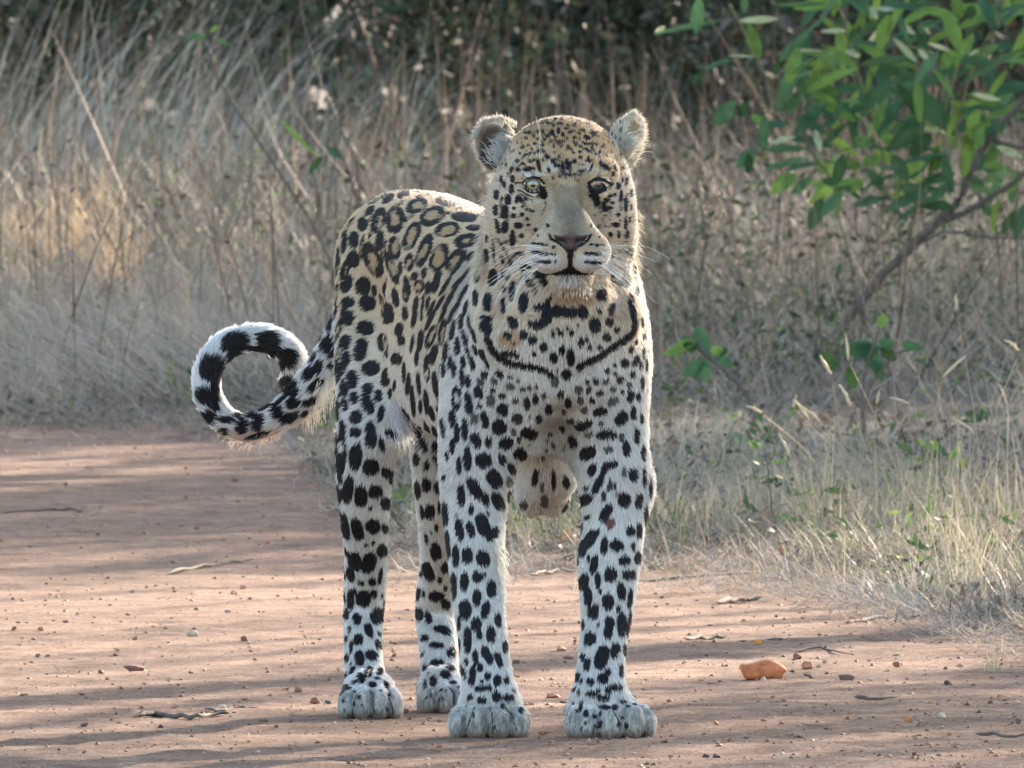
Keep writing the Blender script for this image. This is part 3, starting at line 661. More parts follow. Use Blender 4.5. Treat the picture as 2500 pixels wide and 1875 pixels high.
def coat(P, Nn):
    n = len(P)
    u, v = to_px(P)
    facing = -(Nn @ VIEWDIR)
    X, Y, Z = P.T
    nz = hash_noise(P, 18, 1); nf = hash_noise(P, 160, 2)
    white = np.array((.72, .70, .67)); cream = np.array((.70, .57, .41)); tan = np.array((.66, .48, .28))
    # back golden, flanks cream, legs, belly and breast white
    up = smooth01((Z - .36) / .22)
    side = smooth01((Y - .02) / .16)
    C = white + (cream - white) * (up * (.35 + .65 * side))[:, None]
    top = smooth01((Nn[:, 2] - .2) / .7) * side * up
    C = C + (tan - C) * (top * .45)[:, None]
    hd = smooth01((Z - .50) / .05) * smooth01((.02 - Y) / .04)
    C = C + (np.array((.68, .55, .40)) - C) * (hd * .75)[:, None]
    bh = (Y < .06) & (Z > .58)
    C[bh & (facing < .05)] = C[bh & (facing < .05)] * .4 + tan * .6
    tl = (X < -.25) | ((Y > .965) & (X < -.20))
    C[tl] = white * 1.08
    C *= (.90 + .22 * nz)[:, None]
    dark = np.zeros(n); inner = np.zeros(n)
    od = np.argsort(v); vs = v[od]
    wob = (hash_noise(P, 95, 3) - .5) * .34 + (nf - .5) * .16
    def near(vc, R, uc, yc, dy):
        a, b = np.searchsorted(vs, (vc - R, vc + R)); k = od[a:b]
        return k[(np.abs(u[k] - uc) < R) & (np.abs(Y[k] - yc) < dy) & (facing[k] > -.35)]
    def tints():
        for (uc, vc, ru, rv, col, st) in TINTS:
            h = hit_y(uc, vc, 8)
            if h is None: continue
            R = max(ru, rv) * 1.8
            k = near(vc, R, uc, h, .07)
            d = ((u[k] - uc) / ru) ** 2 + ((v[k] - vc) / rv) ** 2
            w = smooth01((1.55 - np.sqrt(d) + wob[k] * .3) / .9) * st
            if max(ru, rv) < 32: w = smooth01((1.12 - np.sqrt(d) + wob[k] * .3) / .25) * st
            C[k] += (np.array(col) * (.86 + .28 * nf[k])[:, None] - C[k]) * w[:, None]
    tints()
    for s, h in zip(STAMPS, HIT):
        if h is None: continue
        uc, vc, ru, rv, an, kind = s
        R = max(ru, rv) * 1.45 + 2
        big = vc > 1400 or ru > 12
        k = near(vc, R, uc, h, .085)
        if len(k) == 0: continue
        du, dv = u[k] - uc, v[k] - vc
        ca, sa = math.cos(an), math.sin(an)
        a = (du * ca + dv * sa) / ru; b = (-du * sa + dv * ca) / rv
        d = (np.abs(a) ** 2.3 + np.abs(b) ** 2.3) ** (1 / 2.3) + wob[k] * min(1.0, 9 / max(ru, rv) + .35)
        soft = max(.10, 1.6 / min(ru, rv))
        w = smooth01((1.0 - d) / soft + .5)
        if kind == 'o':
            gap = np.sin(np.arctan2(b, a) * 1.0 + uc) > .88
            ring_in = .46 if min(ru, rv) > 12 else .36
            d = d + (nz[k] - .5) * .5
            hole = smooth01((ring_in - d) / .12 + .5)
            inner[k] = np.maximum(inner[k], hole)
            w = w * (1 - hole) * np.where(gap, smooth01((d - .3) / .9), 1)
            inner[k] = np.maximum(inner[k], np.where(gap & (d < .95), .6, 0))
        if max(ru, rv) < 16 and 900 < vc < 1240 and uc > 1150: w = w * (.90 + .1 * math.sin(uc * 7.1 + vc))
        dark[k] = np.maximum(dark[k], w)
    if len(free):
        kk = KDTree(len(free))
        for i, fz in enumerate(free): kk.insert(fz[0], i)
        kk.balance()
        cand = np.nonzero((facing < .30) | (Y > .0))[0]
        fp = np.array([f[0] for f in free]); fr = np.array([f[1] for f in free]); fo = np.array([f[2] == 'o' for f in free])
        # coarse bins keep this quick
        bins = {}
        for i, c in enumerate((fp / .05).astype(int)): bins.setdefault(tuple(c), []).append(i)
        key = np.floor(P / .05).astype(int) + 50
        code = key[:, 0] * 10000 + key[:, 1] * 100 + key[:, 2]
        oc = np.argsort(code); cs = code[oc]
        for i in range(len(free)):
            p = fp[i]; b = np.floor(p / .05).astype(int) + 50
            ks = []
            for a1 in (-1, 0, 1):
                for a2 in (-1, 0, 1):
                    c0 = (b[0] + a1) * 10000 + (b[1] + a2) * 100 + b[2]
                    l, r = np.searchsorted(cs, (c0 - 1, c0 + 2)); ks.append(oc[l:r])
            k = np.concatenate(ks)
            if len(k) == 0: continue
            d = np.linalg.norm((P[k] - p) * (1, 1, .8), axis=1) / fr[i] + wob[k] * .9
            w = smooth01((1 - d) / .2 + .5)
            if fo[i]:
                hole = smooth01((.5 - d) / .15 + .5); inner[k] = np.maximum(inner[k], hole); w = w * (1 - hole)
            dark[k] = np.maximum(dark[k], w)
    ck = (Y < .0) & (((u > 1195) & (u < 1300)) | ((u > 1450) & (u < 1560))) & (v > 400) & (v < 700)
    cf = smooth01((hash_noise(P, 150, 14) - .635) / .04)
    dark[ck] = np.maximum(dark[ck], cf[ck] * .75)
    # fine freckles on the crown
    fk = (v < 462) & (u > 1222) & (u < 1520) & (Y < .06)
    fr_ = smooth01((hash_noise(P, 190, 9) - .575) / .05) * smooth01((470 - v) / 60) * np.where((v > 400) & (np.abs(u - 1382) > 40), .5, 1)
    dark[fk] = np.maximum(dark[fk], fr_[fk] * .85)
    toe = smooth01((.05 - Z) / .02) * smooth01((hash_noise(P * (1, 1, .35), 260, 12) - .42) / .2)
    C *= (1 - .42 * toe)[:, None]
    C += (np.array((.42, .27, .13)) - C) * (inner * .62 * up)[:, None]
    C = C + (SPOT * (1 + nf * .8)[:, None] - C) * dark[:, None]
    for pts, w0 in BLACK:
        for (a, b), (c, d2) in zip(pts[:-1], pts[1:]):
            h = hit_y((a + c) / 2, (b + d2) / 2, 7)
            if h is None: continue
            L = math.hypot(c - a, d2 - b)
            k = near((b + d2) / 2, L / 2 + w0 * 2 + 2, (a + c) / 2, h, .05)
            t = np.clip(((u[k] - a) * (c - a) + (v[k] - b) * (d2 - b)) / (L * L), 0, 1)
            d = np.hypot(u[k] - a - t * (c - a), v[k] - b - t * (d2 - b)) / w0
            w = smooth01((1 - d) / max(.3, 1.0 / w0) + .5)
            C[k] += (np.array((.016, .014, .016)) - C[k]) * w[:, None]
    dust = smooth01((.016 - Z) / .014) * .75
    C += (np.array((.22, .13, .09)) - C) * dust[:, None]
    # nose leather and dark inside of the nostrils
    return np.clip(C, .008, .85)
# ------------------------------------------------------------------ skin mesh, fur, eyes, nose, whiskers
leopard = empty('leopard', (pc(1340, 1800, .35)[0], .35, 0))
leopard['label'] = 'large spotted male leopard standing on the dirt road facing the camera'
leopard['category'] = 'leopard'
L0 = np.array(leopard.location)

def skin_material():
    N = Nodes('leopard_skin')
    a = N.n('ShaderNodeAttribute', attribute_name='col')
    b = N.n('ShaderNodeBsdfPrincipled'); b.inputs['Roughness'].default_value = .75
    b.inputs['Specular IOR Level'].default_value = .15
    N.l(a.outputs['Color'], b.inputs['Base Color']); N.l(b.outputs[0], N.out.inputs[0])
    return N.m
def fur_material():
    N = Nodes('leopard_fur')
    a = N.n('ShaderNodeAttribute', attribute_name='col')
    hi = N.n('ShaderNodeHairInfo')
    r = N.ramp(hi.outputs['Random'], [(0, .80), (1, 1.12)])
    c = N.mix(1.0, a.outputs['Color'], r.outputs[0], 'MULTIPLY')
    b = N.n('ShaderNodeBsdfPrincipled'); b.inputs['Roughness'].default_value = .45
    b.inputs['Specular IOR Level'].default_value = .35
    t = N.n('ShaderNodeBsdfTranslucent')
    N.l(c, b.inputs['Base Color']); N.l(c, t.inputs['Color'])
    m = N.n('ShaderNodeMixShader'); m.inputs[0].default_value = .30
    N.l(b.outputs[0], m.inputs[1]); N.l(t.outputs[0], m.inputs[2]); N.l(m.outputs[0], N.out.inputs[0])
    return N.m
SKIN = skin_material(); FUR = fur_material()
bcol = coat(BV, BN)
body = mesh_np('body', BV - L0, BF, SKIN, leopard, bcol * .8, smooth=True)

def hair_curves(name, P, mat, parent, rad_root, rad_tip, col):
    """P (n, k, 3) points of n hairs"""
    n, k, _ = P.shape
    cu = bpy.data.hair_curves.new(name)
    cu.add_curves([k] * n)
    cu.position_data.foreach_set('vector', np.ascontiguousarray(P, dtype=np.float32).ravel())
    rad = cu.attributes.get('radius') or cu.attributes.new('radius', 'FLOAT', 'POINT')
    t = np.linspace(0, 1, k)[None, :]
    rr = (np.asarray(rad_root).reshape(-1, 1) * (1 - t) + np.asarray(rad_tip).reshape(-1, 1) * t) * np.ones((n, 1))
    rad.data.foreach_set('value', rr.astype(np.float32).ravel())
    ca = cu.attributes.new('col', 'FLOAT_COLOR', 'CURVE')
    c4 = np.ones((n, 4), dtype=np.float32); c4[:, :3] = col
    ca.data.foreach_set('color', c4.ravel())
    cu.materials.append(mat)
    o = bpy.data.objects.new(name, cu)
    return link(o, parent)

# roots spread over the skin, denser where the lens looks
def sample_skin(n):
    A, B, C, D = (BV[BF[:, i]] for i in range(4))
    area = np.linalg.norm(np.cross(C - A, D - B), axis=1) * .5
    cen = (A + C) / 2; fn = (BN[BF[:, 0]] + BN[BF[:, 2]]) / 2
    face = -(fn @ VIEWDIR)
    w = area * np.where(face > -.25, 1.0, .38)
    w *= np.where((cen[:, 2] > .55) & (cen[:, 1] < .0), 1.9, 1.0)
    w *= np.where(cen[:, 0] < -.235, .9, 1.0)
    cs = np.cumsum(w); idx = np.searchsorted(cs, rng.random(n) * cs[-1])
    s, t = rng.random((2, n))[:, :, None]
    P = (A[idx] * (1 - s) + B[idx] * s) * (1 - t) + (D[idx] * (1 - s) + C[idx] * s) * t
    f = BF[idx]
    Nn = (BN[f[:, 0]] * (1 - s) + BN[f[:, 1]] * s) * (1 - t) + (BN[f[:, 3]] * (1 - s) + BN[f[:, 2]] * s) * t
    Nn /= np.linalg.norm(Nn, axis=1)[:, None] + 1e-9
    return P, Nn
HP, HN = sample_skin(430000)
hu, hv = to_px(HP)
X, Y, Z = HP.T
# lie of the coat
flow = np.tile(np.array((0, .75, -.75)), (len(HP), 1))
legm = smooth01((.34 - Z) / .1)[:, None]
flow = flow * (1 - legm) + np.array((0, .1, -1.0)) * legm
NOSE = np.array(pc(1392, 575, -.25))
hd = (smooth01((Y * -1 + .03) / .06) * smooth01((Z - .57) / .04))[:, None]
away = HP - (NOSE + np.array((0, -.02, -.005)))
away /= np.linalg.norm(away, axis=1)[:, None]
flow = flow * (1 - hd) + (away + np.array((0, .35, 0))) * hd
cz = np.array(pc(1365, 930, -.1))
ch = (smooth01((.05 - Y) / .06) * smooth01((Z - .36) / .06) * (1 - hd[:, 0]))[:, None]
flow = flow * (1 - ch) + np.stack([(X - cz[0]) * 3.5, np.full(len(X), .1), np.full(len(X), -.8)], axis=1) * ch
# tail: along the tail towards its tip
tp = np.array([list(pc(*t[:3])) for t in TAILC])
best = np.full(len(HP), 9.0); td = np.zeros((len(HP), 3))
near_t = np.nonzero((X < -.17) & (Y > .85))[0]
for q, (a, b) in enumerate(zip(tp[:-1], tp[1:])):
    if q < 1: continue
    ba = b - a; h = np.clip(((HP[near_t] - a) @ ba) / (ba @ ba), 0, 1)
    d = np.linalg.norm(HP[near_t] - a - h[:, None] * ba, axis=1)
    m = d < best[near_t]; best[near_t[m]] = d[m]; td[near_t[m]] = ba / np.linalg.norm(ba)
tailm = (best < .033) & ((X < -.25) | (Y > .955))
td = td[tailm]
flow[tailm] = td
tang = flow - HN * (flow * HN).sum(1)[:, None]
tang /= np.linalg.norm(tang, axis=1)[:, None] + 1e-6
# length of the coat
Ln = np.full(len(HP), .010)
Ln = Ln * (1 - legm[:, 0]) + .0085 * legm[:, 0]
Ln = Ln * (1 - ch[:, 0]) + .009 * ch[:, 0]
facef = hd[:, 0] * smooth01((-.06 - Y) / .08)
Ln = Ln * (1 - hd[:, 0]) + .009 * hd[:, 0]
Ln = Ln * (1 - facef) + .0050 * facef
Ln[tailm] = .013
Ln[Z < .05] = .006
lowjaw = (Z > .555) & (Z < .60) & (Y < -.08)
Ln[lowjaw] = .012
eyeb = np.zeros(len(HP), dtype=bool)
for ex, ey in (EYE_L, EYE_R):
    eyeb |= (((hu - ex) / 27) ** 2 + ((hv - ey) / 17) ** 2 < 1) & (Y < -.1)
nose_m = (((hu - 1393) / 32) ** 2 + ((hv - 588) / 17) ** 2 < 1) & (Y < -.2)
earin = (((hu - 1206) / 40) ** 2 + ((hv - 352) / 46) ** 2 < 1) & (Y < .0)
Ln[earin] *= .8
Ln *= rng.uniform(.7, 1.15, len(HP))
lift = np.where(tailm, .45, .34) + rng.normal(0, .10, len(HP))
lift += ch[:, 0] * .10 + (Z > .62) * (Y > -.04) * .1
dirv = tang * np.cos(lift)[:, None] + HN * np.sin(lift)[:, None] + rng.normal(0, .085, HP.shape)
dirv /= np.linalg.norm(dirv, axis=1)[:, None]
tip = HP + dirv * Ln[:, None] - HN * (Ln * .10)[:, None]
mid = HP + dirv * (Ln * .5)[:, None] + HN * (Ln * .06)[:, None]
ok = ~eyeb & ~nose_m & (tip[:, 2] > .001)
hc = coat(HP + (mid - HP) * 1.15, HN)
P3 = np.stack([HP, mid, tip], axis=1)[ok] - L0
wd = np.where(Ln < .007, .00042, .00055)[ok]
fur = hair_curves('fur', P3, FUR, leopard, wd, wd * .35, hc[ok])
# pale tufts of longer hair: in the ears, the cheeks, the back of the thigh, the throat and the elbows
def tuft_hairs(pts, n, length, spread, dirn, col, droop=.2):
    out, cc = [], []
    for _ in range(n):
        i = rng.integers(len(pts) - 1) if len(pts) > 1 else 0
        t = rng.random(); a = np.array(pts[i]); b = np.array(pts[min(i + 1, len(pts) - 1)])
        p = a + (b - a) * t + rng.normal(0, spread, 3)
        d = np.array(dirn) + rng.normal(0, .28, 3); d /= np.linalg.norm(d)
        L = length * rng.uniform(.55, 1.1)
        out.append([p, p + d * L * .5, p + d * L * .92 + np.array((0, 0, -droop * L))])
        cc.append(np.array(col) * rng.uniform(.8, 1.15))
    return out, cc
H_, C_ = [], []
for args in (([pc(1236, 395, -.075), pc(1222, 375, -.06)], 260, .030, .006, (-.35, -.5, .75), (.66, .64, .60)),
             ([pc(1255, 350, -.07), pc(1240, 330, -.06)], 160, .024, .004, (-.8, -.5, .1), (.55, .50, .43)),
             ([pc(1515, 370, -.07), pc(1535, 350, -.06)], 260, .030, .006, (.5, -.5, .65), (.68, .64, .54)),
             ([pc(1152, 338, -.05), pc(1180, 293, -.05), pc(1225, 285, -.05), pc(1258, 302, -.05)], 500, .009, .0015, (-.1, -.6, .8), (.66, .62, .54)),
             ([pc(1520, 290, -.05), pc(1545, 273, -.05), pc(1566, 300, -.05), pc(1566, 340, -.05)], 400, .011, .0015, (.5, -.3, .7), (.68, .64, .54)),
             ([pc(1350, 702, -.20), pc(1440, 702, -.20)], 70, .007, .004, (.1, -.25, -1), (.66, .62, .55)),
             ([pc(812, 925, .90), pc(780, 990, 1.0), pc(745, 1015, 1.0)], 200, .018, .006, (-.2, -.1, -.9), (.68, .60, .48)),
             ([pc(545, 1060, .97), pc(620, 1066, .97), pc(690, 1048, .97)], 170, .011, .006, (-.6, -.3, -.6), (.66, .52, .42)),
             ([pc(968, 970, .50), pc(985, 1060, .52)], 260, .022, .006, (.4, -.4, -.7), (.62, .61, .62)),
             ([pc(1212, 1310, .02), pc(1224, 1400, .02)], 200, .014, .004, (.6, -.2, -.8), (.70, .67, .60)),
             ([pc(1544, 510, -.02), pc(1540, 640, -.02)], 260, .013, .004, (.8, -.1, -.5), (.68, .60, .46)),
             ([pc(1205, 470, -.05), pc(1195, 560, -.05), pc(1172, 660, -.03)], 420, .018, .005, (-.8, -.2, -.5), (.66, .58, .46)),
             ([pc(1225, 420, -.05), pc(1212, 470, -.05)], 160, .014, .004, (-.9, -.2, -.1), (.68, .62, .52))):
    a, b = tuft_hairs(*args); H_ += a; C_ += b
hair_curves('long_fur', np.array(H_) - L0, FUR, leopard, np.full(len(H_), .00045), np.full(len(H_), .0001), np.array(C_))

# whiskers
WM = plain_material('whisker_white', (.85, .84, .82), .35, .5)
Wk = []
for sgn, x0 in ((-1, 1345), (1, 1440)):
    for i in range(20):
        px = x0 + sgn * rng.uniform(8, 38); row = rng.integers(4); py = 596 + row * 14 + rng.uniform(-4, 4)
        Y0 = hit_y(px, py, 7)
        if Y0 is None: continue
        p = np.array(pc(px, py, Y0)); L = rng.uniform(.035, .085)
        d = np.array((sgn * 1.0, rng.uniform(-.3, .3), -.10 - row * .17 + rng.normal(0, .12))); d /= np.linalg.norm(d)
        Wk.append([p, p + d * L * .33, p + d * L * .66 + np.array((0, 0, -.004)), p + d * L + np.array((0, 0, -.016 * rng.uniform(.5, 1.6)))])
for px, py, dx, dz in ((1318, 383, -.10, 1), (1322, 385, -.16, 1), (1312, 386, -.5, .9), (1300, 390, -.9, .6), (1456, 388, .5, 1), (1470, 395, .9, .5)):
    Y0 = hit_y(px, py, 7); p = np.array(pc(px, py, Y0)); d = np.array((dx * .3, -.25, dz)); L = .055 if dx > -.4 and dx < 0 else .025
    Wk.append([p, p + d * L * .33, p + d * L * .66, p + d * L + np.array((-.004, 0, 0))])
wc = np.tile(np.array((.85, .84, .8)), (len(Wk), 1))
hair_curves('whiskers', np.array(Wk) - L0, WM, leopard, np.full(len(Wk), .00021), np.full(len(Wk), .0001), wc)

# eyes: dark eyeball with a yellow-green iris and a small round pupil, set in the sockets
EYEM = plain_material('eye_dark', (.03, .025, .02), .08, .6, coat=1)
def iris_material():
    N = Nodes('iris')
    tc = N.n('ShaderNodeTexCoord'); sep = N.n('ShaderNodeSeparateXYZ'); N.l(tc.outputs['Object'], sep.inputs[0])
    com = N.n('ShaderNodeCombineXYZ'); N.l(sep.outputs['X'], com.inputs[0]); N.l(sep.outputs['Z'], com.inputs[1])
    ln = N.n('ShaderNodeVectorMath', operation='LENGTH'); N.l(com.outputs[0], ln.inputs[0])
    r = N.ramp(ln.outputs['Value'], [(.0, (.17, .155, .09)), (.0045, (.30, .28, .17)), (.0066, (.22, .20, .13)), (.0082, (.03, .025, .015))])
    nz = N.noise(900, 2, vec=tc.outputs['Object'])
    c = N.mix(.35, r.outputs[0], N.ramp(nz.outputs['Fac'], [(.3, .5), (.7, 1)]).outputs[0], 'MULTIPLY')
    b = N.n('ShaderNodeBsdfPrincipled'); b.inputs['Roughness'].default_value = .12; b.inputs['Coat Weight'].default_value = 1
    N.l(c, b.inputs['Base Color']); N.l(b.outputs[0], N.out.inputs[0]); return N.m
IRIS = iris_material()
IRIS_SHADED = plain_material('iris_shaded', (.060, .062, .055), .15, .5, .3, 900, coat=1)  # right iris darker than the left: its shade is put into the colour
PUP = plain_material('pupil_black', (.006, .006, .006), .05, .5, coat=1)
def dome(R, a0, a1, n=24, m=8):
    """part of a sphere round -Y between polar angles a0 and a1"""
    V, F = [], []
    for i in range(m + 1):
        a = a0 + (a1 - a0) * i / m
        for j in range(n):
            t = 2 * math.pi * j / n
            V.append((R * math.sin(a) * math.cos(t), -R * math.cos(a), R * math.sin(a) * math.sin(t)))
    for i in range(m):
        for j in range(n):
            F.append((i * n + j, i * n + (j + 1) % n, (i + 1) * n + (j + 1) % n, (i + 1) * n + j))
    return np.array(V), np.array(F)
for (ex, ey), yaw, yc in ((EYE_L, -6, -.1712), (EYE_R, 6, -.1690)):
    R = .0130
    e = mesh_np('eye', *dome(R, .001, math.pi * .75, 32, 16), EYEM, leopard, smooth=True)
    e.location = Vector(pc(ex + (1 if ex < 1400 else 0), ey, yc)) - Vector(L0); e.rotation_euler = (math.radians(3), 0, math.radians(yaw))
    i_ = mesh_np('iris', *dome(R + .0006, .001, math.asin(.0084 / R)), IRIS if ex < 1400 else IRIS_SHADED, e, smooth=True)
    p_ = mesh_np('pupil', *dome(R + .0010, .001, math.asin(.0028 / R)), PUP, e, smooth=True)

# nose leather
def nose_mesh():
    c = pc(1393, 582, -.262)
    V, F = [], []
    prof = [(-1, 12), (-.82, 16), (-.5, 18), (-.2, 17), (0, 16.5), (.2, 17), (.5, 18), (.82, 16), (1, 12)]
    n, m = 25, 13
    for j in range(m):
        v = j / (m - 1)
        for i in range(n):
            s = -1 + 2 * i / (n - 1)
            wtop, wbot = 43, 9
            w = wtop * (1 - v) ** .75 + wbot * v
            x = s * w
            z = 17 - v * 38 - (abs(s) ** 2) * (5 * (1 - v)) + 2 * math.cos(s * 6) * (1 - v)
            nost = math.exp(-(((abs(s) - .60) / .22) ** 2)) * math.exp(-(((v - .42) / .25) ** 2))
            y = -10 + 12 * s * s + 7 * v + 9 * nost + (6 * (v < .05)) + 5 * math.exp(-((s / .06) ** 2)) * (v > .35)
            V.append((x * MPX, y * MPX, z * MPX))
    for j in range(m - 1):
        for i in range(n - 1):
            F.append((j * n + i, (j + 1) * n + i, (j + 1) * n + i + 1, j * n + i + 1))
    V = np.array(V)
    sI = np.tile(np.linspace(-1, 1, n), m); vI = np.repeat(np.linspace(0, 1, m), n)
    col = np.tile(np.array((.085, .048, .043)), (len(V), 1))
    nost = np.exp(-(((np.abs(sI) - .60) / .32) ** 2)) * np.exp(-(((vI - .48) / .26) ** 2))
    edge = smooth01((np.abs(sI) - .72) / .2)
    k = np.clip(nost * 1.7 + edge + smooth01((vI - .8) / .15) * .8, 0, 1)[:, None]
    col = col * (1 - k) + np.array((.012, .010, .011)) * k
    return V, np.array(F), col, c
V, F, cc, c = nose_mesh()
nose = mesh_np('nose', V, F, attr_material('nose_leather', .45, 0, 900, .5, .5), leopard, cc, smooth=True)
nose.location = Vector(c) - Vector(L0) + Vector((0, -.012, 0))

leopard.location.z = -.0028          # the pads press a little into the dust
# ================================================================== THE GROUND
VB = np.array([(-900, 1040), (0, 1062), (300, 1045), (700, 1095), (840, 1240), (960, 1385), (1250, 1400), (1800, 1392), (2100, 1455), (2500, 1560), (3300, 1700)], dtype=float)
def verge(px): return np.interp(px, VB[:, 0], VB[:, 1])
def gaxis(*segs): return axis(*segs).astype(float)
gx = gaxis((-400, -60, 34), (-60, -8, 4), (-8, -1.7, .35), (-1.7, 1.7, .0125), (1.7, 8, .35), (8, 60, 4), (60, 400, 34))
gy = gaxis((-60, -3, 3), (-3, 4.5, .022), (4.5, 18, .05), (18, 50, .35), (50, 600, 22))
XX, YY = np.meshgrid(gx, gy, indexing='ij')
Pg = np.stack([XX.ravel(), YY.ravel(), np.zeros(XX.size)], axis=1)
n1 = hash_noise(Pg * (1, 1, 1), 1.1, 21) - .5
n2 = hash_noise(Pg * (1, .8, 1), 9, 22) - .5
n3 = hash_noise(Pg * (1, 1, 1), 40, 23) - .5
pu, pv = to_px(Pg)
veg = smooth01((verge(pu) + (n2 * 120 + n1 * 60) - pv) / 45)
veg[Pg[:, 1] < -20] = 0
n4 = hash_noise(Pg * (.5, 1.1, 1), 5, 24) - .5
z = n1 * .018 + n2 * .007 + n4 * .013 + n3 * .005 + veg * (n2 * .03 + .012)
foot = np.ones(len(Pg))
for c, fwd, side, W in PAWS:
    foot *= np.clip((np.hypot(Pg[:, 0] - c[0], Pg[:, 1] - c[1]) - .07) / .12, 0, 1)
Pg[:, 2] = z * foot
nX, nY = XX.shape
I = np.arange(nX * nY).reshape(nX, nY)
Fg = np.stack([I[:-1, :-1].ravel(), I[1:, :-1].ravel(), I[1:, 1:].ravel(), I[:-1, 1:].ravel()], axis=1)
def ground_material():
    N = Nodes('red_dirt')
    tc = N.n('ShaderNodeTexCoord'); o = tc.outputs['Object']
    a = N.n('ShaderNodeAttribute', attribute_name='col')
    big = N.noise(1.3, 4, vec=o); mid = N.noise(14, 5, .65, vec=o); fine = N.noise(160, 4, .7, vec=o); grit = N.noise(520, 2, .7, vec=o)
    c1 = N.ramp(mid.outputs['Fac'], [(.28, (.105, .056, .036)), (.48, (.205, .120, .080)), (.72, (.300, .195, .138))])
    c2 = N.ramp(big.outputs['Fac'], [(.3, .82), (.7, 1.12)])
    c = N.mix(1.0, c1.outputs[0], c2.outputs[0], 'MULTIPLY')
    c = N.mix(.75, c, N.ramp(fine.outputs['Fac'], [(.34, .42), (.5, 1.0), (.66, 1.6)]).outputs[0], 'MULTIPLY')
    c = N.mix(.5, c, N.ramp(grit.outputs['Fac'], [(.38, .5), (.6, 1.4)]).outputs[0], 'MULTIPLY')
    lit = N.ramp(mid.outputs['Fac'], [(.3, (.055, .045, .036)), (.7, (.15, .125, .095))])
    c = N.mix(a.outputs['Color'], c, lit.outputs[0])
    b = N.n('ShaderNodeBsdfPrincipled'); b.inputs['Roughness'].default_value = .88; b.inputs['Specular IOR Level'].default_value = .12
    N.l(c, b.inputs['Base Color'])
    h = N.mix(.5, fine.outputs['Fac'], grit.outputs['Fac'])
    bp = N.n('ShaderNodeBump'); bp.inputs['Strength'].default_value = .55; bp.inputs['Distance'].default_value = .006
    N.l(h, bp.inputs['Height']); N.l(bp.outputs[0], b.inputs['Normal'])
    N.l(b.outputs[0], N.out.inputs[0]); return N.m
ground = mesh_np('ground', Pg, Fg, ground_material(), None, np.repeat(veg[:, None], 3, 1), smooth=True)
ground['kind'] = 'structure'
gfield = (gx, gy, Pg[:, 2].reshape(nX, nY))
def gz(x, y):
    i = np.clip(np.searchsorted(gx, x) - 1, 0, nX - 2); j = np.clip(np.searchsorted(gy, y) - 1, 0, nY - 2)
    fx = (x - gx[i]) / (gx[i + 1] - gx[i]); fy = (y - gy[j]) / (gy[j + 1] - gy[j]); G = gfield[2]
    return G[i, j] * (1 - fx) * (1 - fy) + G[i + 1, j] * fx * (1 - fy) + G[i, j + 1] * (1 - fx) * fy + G[i + 1, j + 1] * fx * fy
def gpx(px, py):
    """ground points under photo pixels, as arrays"""
    px = np.asarray(px, float); py = np.asarray(py, float)
    a = (px - 1250.0) / FPX; b = (937.5 - py) / FPX
    t = -CAM_H / (-SP + b * CP)
    return a * t, -CAM_D + (CP + b * SP) * t

# ------------------------------------------------------------------ loose gravel, too fine to count
def rock_mesh(n_seed, sub=0):
    r = np.random.default_rng(n_seed)
    t = (1 + 5 ** .5) / 2
    V = np.array([(-1, t, 0), (1, t, 0), (-1, -t, 0), (1, -t, 0), (0, -1, t), (0, 1, t), (0, -1, -t), (0, 1, -t), (t, 0, -1), (t, 0, 1), (-t, 0, -1), (-t, 0, 1)], float)
    V /= np.linalg.norm(V[0])
    F = np.array([(0, 11, 5), (0, 5, 1), (0, 1, 7), (0, 7, 10), (0, 10, 11), (1, 5, 9), (5, 11, 4), (11, 10, 2), (10, 7, 6), (7, 1, 8), (3, 9, 4), (3, 4, 2), (3, 2, 6), (3, 6, 8), (3, 8, 9), (4, 9, 5), (2, 4, 11), (6, 2, 10), (8, 6, 7), (9, 8, 1)])
    for _ in range(sub):
        E = {}; V = list(map(tuple, V)); nf = []
        def m(a, b):
            k = (min(a, b), max(a, b))
            if k not in E:
                p = (np.array(V[a]) + np.array(V[b])); V.append(tuple(p / np.linalg.norm(p))); E[k] = len(V) - 1
            return E[k]
        for a, b, c in F:
            x, y, z_ = m(a, b), m(b, c), m(c, a); nf += [(a, x, z_), (x, b, y), (z_, y, c), (x, y, z_)]
        F = np.array(nf); V = np.array(V)
    # chop with planes: broken faces and edges
    V = V * (1, .8, .75)
    for _ in range(7 + sub * 5):
        d = r.normal(size=3); d /= np.linalg.norm(d); k = r.uniform(.42, .72)
        s = V @ d; V = V - np.where(s > k, s - k, 0)[:, None] * d
    V += r.normal(0, .018, V.shape)
    return V, F
n = 17000
px = rng.uniform(-250, 2750, n); py = verge(px) + 5 + (2000 - verge(px)) * rng.random(n) ** .8
x, y = gpx(px, py)
gz_ = gz(x, y)
OCT = (np.array([(1, 0, 0), (0, 1, 0), (-1, 0, 0), (0, -1, 0), (0, 0, 1), (0, 0, -.6)], float), np.array([(0, 1, 4), (1, 2, 4), (2, 3, 4), (3, 0, 4), (1, 0, 5), (2, 1, 5), (3, 2, 5), (0, 3, 5)]))
base = [(OCT[0] + rng.normal(0, .22, (6, 3)), OCT[1]) for s in range(6)]
VV, FF, CC = [], [], []; off = 0
sz = .0009 + rng.random(n) ** 9 * .0044
